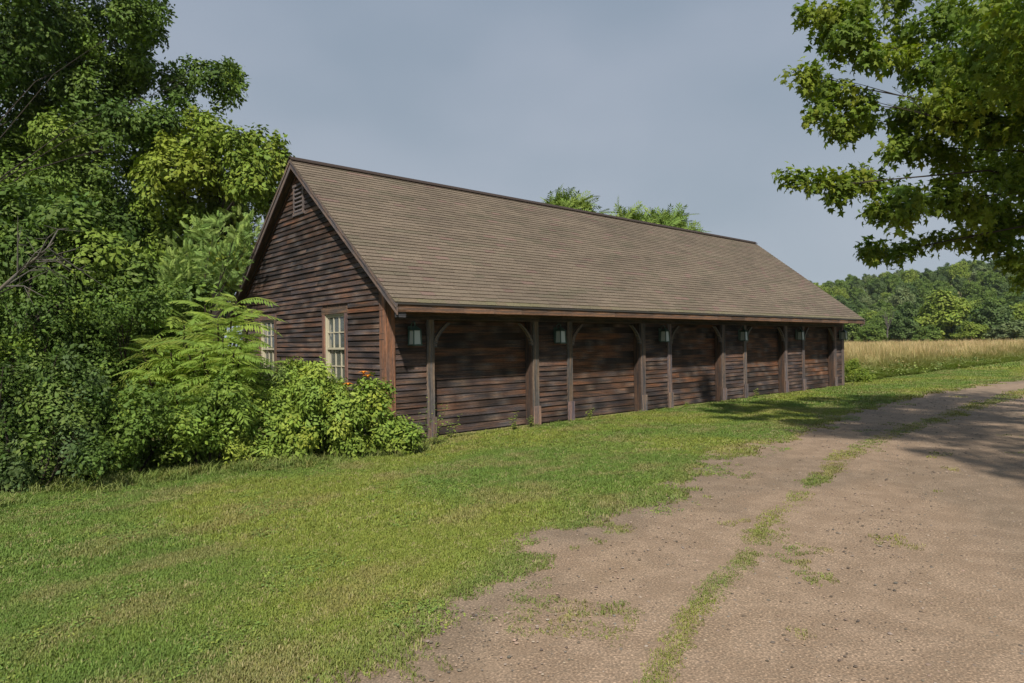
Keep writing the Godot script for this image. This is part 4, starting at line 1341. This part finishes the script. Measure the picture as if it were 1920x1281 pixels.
	shrub("understory_shrub", "dark leafy shrub between the left edge and the tall sumac, upper one", [[-4.08,2.24,-2.63,0.51], [-3.75,2.38,-1.83,0.45], [-3.13,2.25,-2.47,0.49], [-4.01,1.57,-2.20,0.58], [-3.43,1.55,-2.20,0.56], [-2.87,1.71,-2.23,0.36]], oval, 46.0, dark + mid, {"gap": -0.2})
	shrub("understory_shrub", "dark shrub at the lower left picture edge, nearest the lawn", [[-5.12,1.37,-1.08,0.24], [-4.76,1.47,-0.68,0.28], [-4.43,1.20,-0.80,0.24], [-5.39,1.56,-0.74,0.30], [-5.10,0.98,-1.12,0.49], [-4.69,1.06,-0.58,0.45], [-4.90,0.43,-1.43,0.55], [-5.35,0.32,-1.61,0.50], [-4.64,0.55,-0.13,0.37], [-5.19,0.10,-0.77,0.34], [-5.63,0.10,-1.46,0.42]], oval, 40.0, dark + [Color(0.1, 0.15, 0.06), Color(0.15, 0.22, 0.05)], {"gap": -0.12})
	shrub("understory_shrub", "dark tangled shrub left of the bright low bush on the lawn edge", [[-4.06,0.90,-1.17,0.46], [-3.74,1.00,-0.44,0.40], [-3.96,0.48,-0.67,0.44], [-3.44,0.48,-0.89,0.39], [-4.25,0.10,-1.65,0.35], [-4.06,0.11,-0.82,0.30]], oval, 46.0, dark + mid, {"gap": -0.08})
	shrub("understory_shrub", "mid green shrub at the foot of the tall sumac", [[-3.05,1.06,-1.25,0.37], [-2.83,0.93,-0.46,0.35], [-3.18,0.64,-0.51,0.38], [-2.60,0.59,-0.47,0.32]], oval, 46.0, mid, {"gap": -0.2})
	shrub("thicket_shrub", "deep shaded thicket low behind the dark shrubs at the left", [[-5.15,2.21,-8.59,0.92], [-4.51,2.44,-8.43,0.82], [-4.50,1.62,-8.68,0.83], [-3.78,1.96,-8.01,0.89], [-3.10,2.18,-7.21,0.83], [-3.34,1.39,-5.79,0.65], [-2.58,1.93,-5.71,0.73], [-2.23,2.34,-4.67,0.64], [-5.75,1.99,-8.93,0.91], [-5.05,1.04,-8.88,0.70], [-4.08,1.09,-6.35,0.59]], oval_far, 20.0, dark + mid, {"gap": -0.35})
	shrub("low_bush", "bright yellow-green low bush on the lawn edge, left of the grape-leaved bush", [[-3.39,-0.07,-1.44,0.31], [-2.97,0.06,-1.31,0.40], [-2.58,0.13,-1.04,0.40], [-3.12,-0.21,-1.32,0.21], [-2.26,0.15,-0.55,0.33], [-2.77,-0.08,-0.94,0.23], [-2.40,-0.09,-0.61,0.18]], sprig("willow", 18, 0.15, 0.085, 110), 60.0, bright + yellow, {"gap": -0.35})
	shrub("garden_bush", "large bright green bush below the gable's right window", [[-1.92,0.80,-1.48,0.49], [-1.38,0.96,-1.24,0.45], [-1.26,0.95,-0.44,0.39], [-1.95,0.43,-0.71,0.49], [-1.45,0.49,-0.45,0.47], [-1.00,0.74,-0.04,0.34], [-1.73,0.00,-0.85,0.28], [-1.10,-0.02,-0.81,0.31]], sprig("oval", 15, 0.14, 0.075, 111), 60.0, bright, {"gap": -0.3})
	shrub("garden_bush", "green bush at the barn's front corner, right end of the planting", [[-0.87,0.46,-0.12,0.42], [-0.41,0.51,-0.06,0.39], [-0.43,0.03,-0.40,0.32], [-0.28,0.35,0.22,0.32], [-0.19,0.19,0.48,0.23], [-0.88,0.01,-0.29,0.25], [-0.53,0.89,0.16,0.26]], sprig("oval", 15, 0.13, 0.068, 112), 60.0, bright + mid, {"gap": -0.3})
	shrub("garden_bush", "pale fine-leaved shrub directly under the window sills", [[-1.07,1.16,-1.50,0.28], [-0.91,1.09,-0.78,0.27], [-1.52,1.23,-1.33,0.23], [-1.63,1.31,-2.00,0.28]], sprig("willow", 16, 0.15, 0.075, 113), 60.0, [Color(0.2, 0.27, 0.075), Color(0.17, 0.24, 0.065)], {"gap": -0.4})
	shrub("corner_bush", "small bright bush at the foot of the barn's far end", [[22.61,0.37,-1.33,0.29], [22.68,0.20,-1.11,0.31], [22.63,0.70,-1.38,0.20], [22.58,0.12,-0.81,0.22]], oval, 60.0, yellow, {"gap": -0.4})
	# sumacs
	rng.seed = 2300
	sumac("sumac_shrub", "tall bright sumac with drooping feathered leaves before the gable's left window", Vector3(-2.3, 0, -2.3), [[-3.04, 2.30, -1.89, 16], [-2.59, 2.47, -1.62, 16], [-2.13, 2.55, -1.48, 16], [-1.93, 2.35, -1.44, 16], [-3.34, 1.79, -1.62, 16], [-2.97, 1.86, -1.29, 16], [-2.54, 1.94, -0.91, 16], [-2.30, 1.77, -0.84, 16], [-3.24, 1.34, -1.13, 16], [-2.82, 1.46, -0.76, 16], [-2.42, 1.36, -0.68, 16], [-3.46, 1.46, -1.46, 16], [-2.50, 2.24, -1.27, 16], [-2.73, 2.17, -1.88, 16], [-2.52, 1.69, -0.49, 16], [-2.91, 1.78, -0.70, 16], [-2.34, 2.20, -1.13, 16]], fr, [0, 0, 1, 1, 2], {"size": 1.12})
	sumac("sumac_shrub", "sumac left of the tall sumac, half in front of the dark shrubs", Vector3(-3.1, 0, -1.7), [[-3.19, 2.10, -1.88, 14], [-3.48, 1.81, -1.75, 14], [-3.20, 1.72, -1.23, 14], [-3.52, 1.41, -1.25, 14], [-3.25, 1.14, -0.75, 14], [-2.90, 1.13, -0.44, 14], [-2.64, 1.04, -0.34, 14], [-2.87, 2.14, -1.74, 14]], fr, [1, 0, 3])
	sumac("sumac_shrub", "small sumac with raised leaves between the two gable windows", Vector3(-0.75, 0, -2.5), [[-0.75, 1.45, -2.55, 9], [-0.55, 1.2, -2.3, 7]], fr, [1, 3, 0], {"size": 0.85})
	sumac("sumac_shrub", "low sumac spreading in front of the tall sumac's foot", Vector3(-2.3, 0, -0.95), [[-2.5, 1.0, -0.9, 11], [-2.0, 1.1, -1.1, 11], [-1.6, 1.15, -1.2, 10], [-2.9, 0.8, -0.6, 9]], fr, [1, 0, 3], {"size": 0.9})
	# bare dead branches at the left
	rng.seed = 2400
	var db := Builder.new()
	db.tint = Color(0.5, 0.47, 0.42)
	var root := Vector3(-5.55, 0, -1.35)
	var main := [Vector3(0, -0.05, 0), Vector3(0.05, 1.2, 0), Vector3(0.15, 2.4, 0.1), Vector3(0.45, 2.75, 0.3), Vector3(0.85, 3.2, 0.5)]
	db.tube(main, [0.05, 0.042, 0.03, 0.02, 0.006], 7)
	for i in 16:
		var t := rng.randf_range(1.6, 3.9)
		var st: Vector3 = main[int(t)].lerp(main[int(t) + 1], t - int(t))
		var dv := Vector3(rng.randf_range(-0.2, 1.0), rng.randf_range(-0.35, 0.6), rng.randf_range(-0.3, 0.6)).normalized() * rng.randf_range(0.4, 0.9)
		var md := st + dv * 0.5 + Vector3(0, rng.randf_range(-0.05, 0.1), 0)
		db.tube([st, md, st + dv + Vector3(0, rng.randf_range(-0.1, 0.1), 0)], [0.012, 0.008, 0.003], 5)
		for j in 2:
			var tw := Vector3(rng.randfn(), rng.randfn(), rng.randfn()).normalized() * 0.22
			db.tube([md, md + dv * 0.25 + tw], [0.005, 0.002], 4)
	var dt := thing("dead_sapling", "pale leafless sapling with bare twigs against dark leaves at the left edge", "tree", root)
	part("branches", db.mesh(), mats.bark, dt)
	# orange lilies in the corner bush
	var lilies: Array = [Vector3(-0.56,1.25,-0.10), Vector3(-0.75,1.06,-0.27), Vector3(-0.48,1.03,-0.03), Vector3(-1.03,0.82,-0.51), Vector3(-0.51,1.19,-0.05)]
	var places := ["topmost orange lily above the corner bush", "orange lily left of the topmost one, above the corner bush", "orange lily at the right, just below the topmost one", "lone yellow lily low in the bush left of the other lilies", "half hidden orange lily right beside the topmost one"]
	for i in lilies.size():
		lily(lilies[i] + Vector3(-0.06, 0.05, 0.1), places[i], mats.petal_yellow if i == 3 else mats.petal_orange)
	# weeds at the foot of the wall
	rng.seed = 2500
	var weeds := [
		[Vector3(1.45, 0, -0.45), 0.5, "leafy weed climbing beside the first door's left post"], [Vector3(3.05, 0, -0.42), 0.42, "leafy weed before the first door's right half"], [Vector3(3.55, 0, -0.48), 0.26, "small weed at the first door's right post"],
		[Vector3(5.35, 0, -0.45), 0.3, "leafy weed at the second door's left corner"], [Vector3(12.95, 0, -0.42), 0.34, "leafy weed at the fourth door's left post"], [Vector3(9.3, 0, -0.5), 0.18, "tiny weed at the third door's left corner"],
		[Vector3(0.75, 0, 0.0), 0.75, "tall yellowish vine shoot left of the first door post"], [Vector3(0.45, 0, 0.1), 0.95, "yellowish vine shoot reaching up beside the corner post"], [Vector3(20.6, 0, -0.6), 0.6, "leafy weed at the barn's far front corner"]]
	for w in weeds:
		weed(w[0], w[1], w[2])

func lily(at: Vector3, label: String, petal: Material) -> void:
	var base := Vector3(at.x - 0.05, 0, at.z - 0.05)
	var o := thing("lily", label, "flower", base, "lilies in the corner bush")
	var tip := at - base
	var b := Builder.new()
	b.tube([Vector3(0, -0.02, 0), tip * 0.5 + Vector3(0.03, 0, 0), tip], [0.008, 0.007, 0.005], 5)
	part("stem", b.mesh(), mats.stalk, o)
	for i in 6:
		b = Builder.new()
		var a := TAU * i / 6.0
		var d := Vector3(cos(a), 0, sin(a))
		var s := Vector3(-sin(a), 0, cos(a)) * 0.022
		var m := tip + d * 0.035 + Vector3(0, 0.06, 0)
		var e := tip + d * 0.11 + Vector3(0, 0.04, 0)
		b.tri(tip, m + s * 1.3, m - s * 1.3)
		b.tri(m - s, m + s, e)
		part("petal", b.mesh(), petal, o)
	for i in 8:
		b = Builder.new()
		var a := 2.4 * i
		var p := tip * (0.2 + 0.085 * i)
		var y := Vector3(cos(a), 0.5, sin(a)).normalized()
		var z := Vector3(0, -1, 0)
		z = (z - y * z.dot(y)).normalized()
		add_oval_leaf(b, Transform3D(Basis(y.cross(z), y, z) * Basis.from_scale(Vector3.ONE * 0.13), p), 0.12)
		part("leaf", b.mesh(), mats.frond_1, o)

func weed(base: Vector3, tall: float, label: String) -> void:
	var o := thing("weed", label, "weed", base, "weeds along the barn wall")
	var stems := Builder.new()
	stems.tint = Color(0.25, 0.3, 0.12)
	var leaves := Builder.new()
	for i in 5:
		var top := Vector3(rng.randf_range(-0.4, 0.4) * tall, tall * rng.randf_range(0.6, 1.05), rng.randf_range(-0.15, 0.3) * tall)
		stems.tube([Vector3(rng.randf_range(-0.03, 0.03), -0.01, 0), top * 0.5 + Vector3(0.02, 0.03, 0), top], [0.005, 0.004, 0.002], 4)
		for j in 9:
			var p := top * (0.25 + 0.085 * j)
			var a := j * 2.4 + i
			var y := Vector3(cos(a), rng.randf_range(-0.2, 0.6), sin(a)).normalized()
			var z := Vector3(0, -1, 0)
			z = (z - y * z.dot(y)).normalized()
			add_oval_leaf(leaves, Transform3D(Basis(y.cross(z), y, z) * Basis.from_scale(Vector3.ONE * rng.randf_range(0.05, 0.085)), p), 0.3)
	part("stems", stems.mesh(), mats.bark, o)
	part("foliage", leaves.mesh(), mats["frond_%d" % [0, 2, 1][rng.randi() % 3]], o)

# ---------------------------------------------------------------- scene
func _ready() -> void:
	# camera
	var cam := Camera3D.new()
	cam.name = "camera"
	cam.fov = 54.86
	cam.near = 0.05
	cam.far = 2000.0
	add_child(cam)
	cam.transform = Transform3D(Basis(Vector3(0.74905671, -0.01299116, 0.6623785), Vector3(0.00762561, 0.99991056, 0.01098766), Vector3(-0.662462, -0.00317934, 0.74908878)), CAMERA_AT)
	cam.current = true
	# sky
	var env := Environment.new()
	env.background_mode = Environment.BG_SKY
	var sky := Sky.new()
	var sm := ProceduralSkyMaterial.new()
	sm.sky_top_color = lin(0.225, 0.285, 0.375)
	sm.sky_horizon_color = lin(0.365, 0.425, 0.48)
	sm.sky_curve = 0.25
	sm.ground_bottom_color = lin(0.10, 0.11, 0.07)
	sm.ground_horizon_color = lin(0.25, 0.28, 0.28)
	sm.sun_angle_max = 1.0
	sm.sky_cover = cloud_cover()
	sky.sky_material = sm
	env.sky = sky
	env.tonemap_mode = Environment.TONE_MAPPER_LINEAR
	env.tonemap_exposure = 1.1
	env.fog_enabled = true
	env.fog_density = 0.0001
	env.fog_light_color = lin(0.62, 0.69, 0.76)
	env.sdfgi_enabled = true
	env.ssao_enabled = true
	env.ssil_enabled = true
	var we := WorldEnvironment.new()
	we.name = "environment"
	we.environment = env
	add_child(we)
	# sun: high, over the photographer's left shoulder
	var sun := DirectionalLight3D.new()
	sun.name = "sun"
	sun.light_energy = 1.45
	sun.light_color = Color(1.0, 0.965, 0.91)
	sun.light_angular_distance = 1.6
	sun.shadow_enabled = true
	add_child(sun)
	var az := deg_to_rad(42.0)
	var el := deg_to_rad(47.0)
	var to_sun := Vector3(-sin(az) * cos(el), sin(el), cos(az) * cos(el))
	sun.look_at_from_position(Vector3.ZERO, -to_sun, Vector3.UP)

	noise_a.seed = 7
	noise_a.frequency = 0.01
	noise_a.fractal_octaves = 3
	noise_b.seed = 19
	noise_b.frequency = 0.01
	noise_b.fractal_octaves = 3
	noise_c.seed = 41
	noise_c.frequency = 0.01
	noise_c.fractal_octaves = 2
	rng.seed = 12345
	make_materials()
	print("materials ", Time.get_ticks_msec())
	build_ground()
	rng.seed = 100
	build_barn()
	print("barn ", Time.get_ticks_msec())
	build_lanterns()
	build_hill()
	print("hill ", Time.get_ticks_msec())
	build_trees()
	print("trees ", Time.get_ticks_msec(), " crown triangles ", triangles)
	build_grass()
	build_meadow()
	print("done ", Time.get_ticks_msec())

func cloud_cover() -> ImageTexture:
	# faint high cloud
	var f := FastNoiseLite.new()
	f.seed = 8
	f.frequency = 1.9
	f.fractal_octaves = 5
	var w := 512
	var h := 256
	var im := Image.create(w, h, false, Image.FORMAT_RGBA8)
	for y in h:
		var lat := PI * (0.5 - (y + 0.5) / h)
		for x in w:
			var lon := TAU * (x + 0.5) / w
			var d := Vector3(cos(lat) * sin(lon), sin(lat) * 2.4, cos(lat) * cos(lon))
			var k := f.get_noise_3dv(d) * 0.5 + 0.5
			var a := smoothstep(0.25, 0.8, k) * 0.06
			im.set_pixel(x, y, Color(0.95, 0.88, 0.90, a))
	return ImageTexture.create_from_image(im)
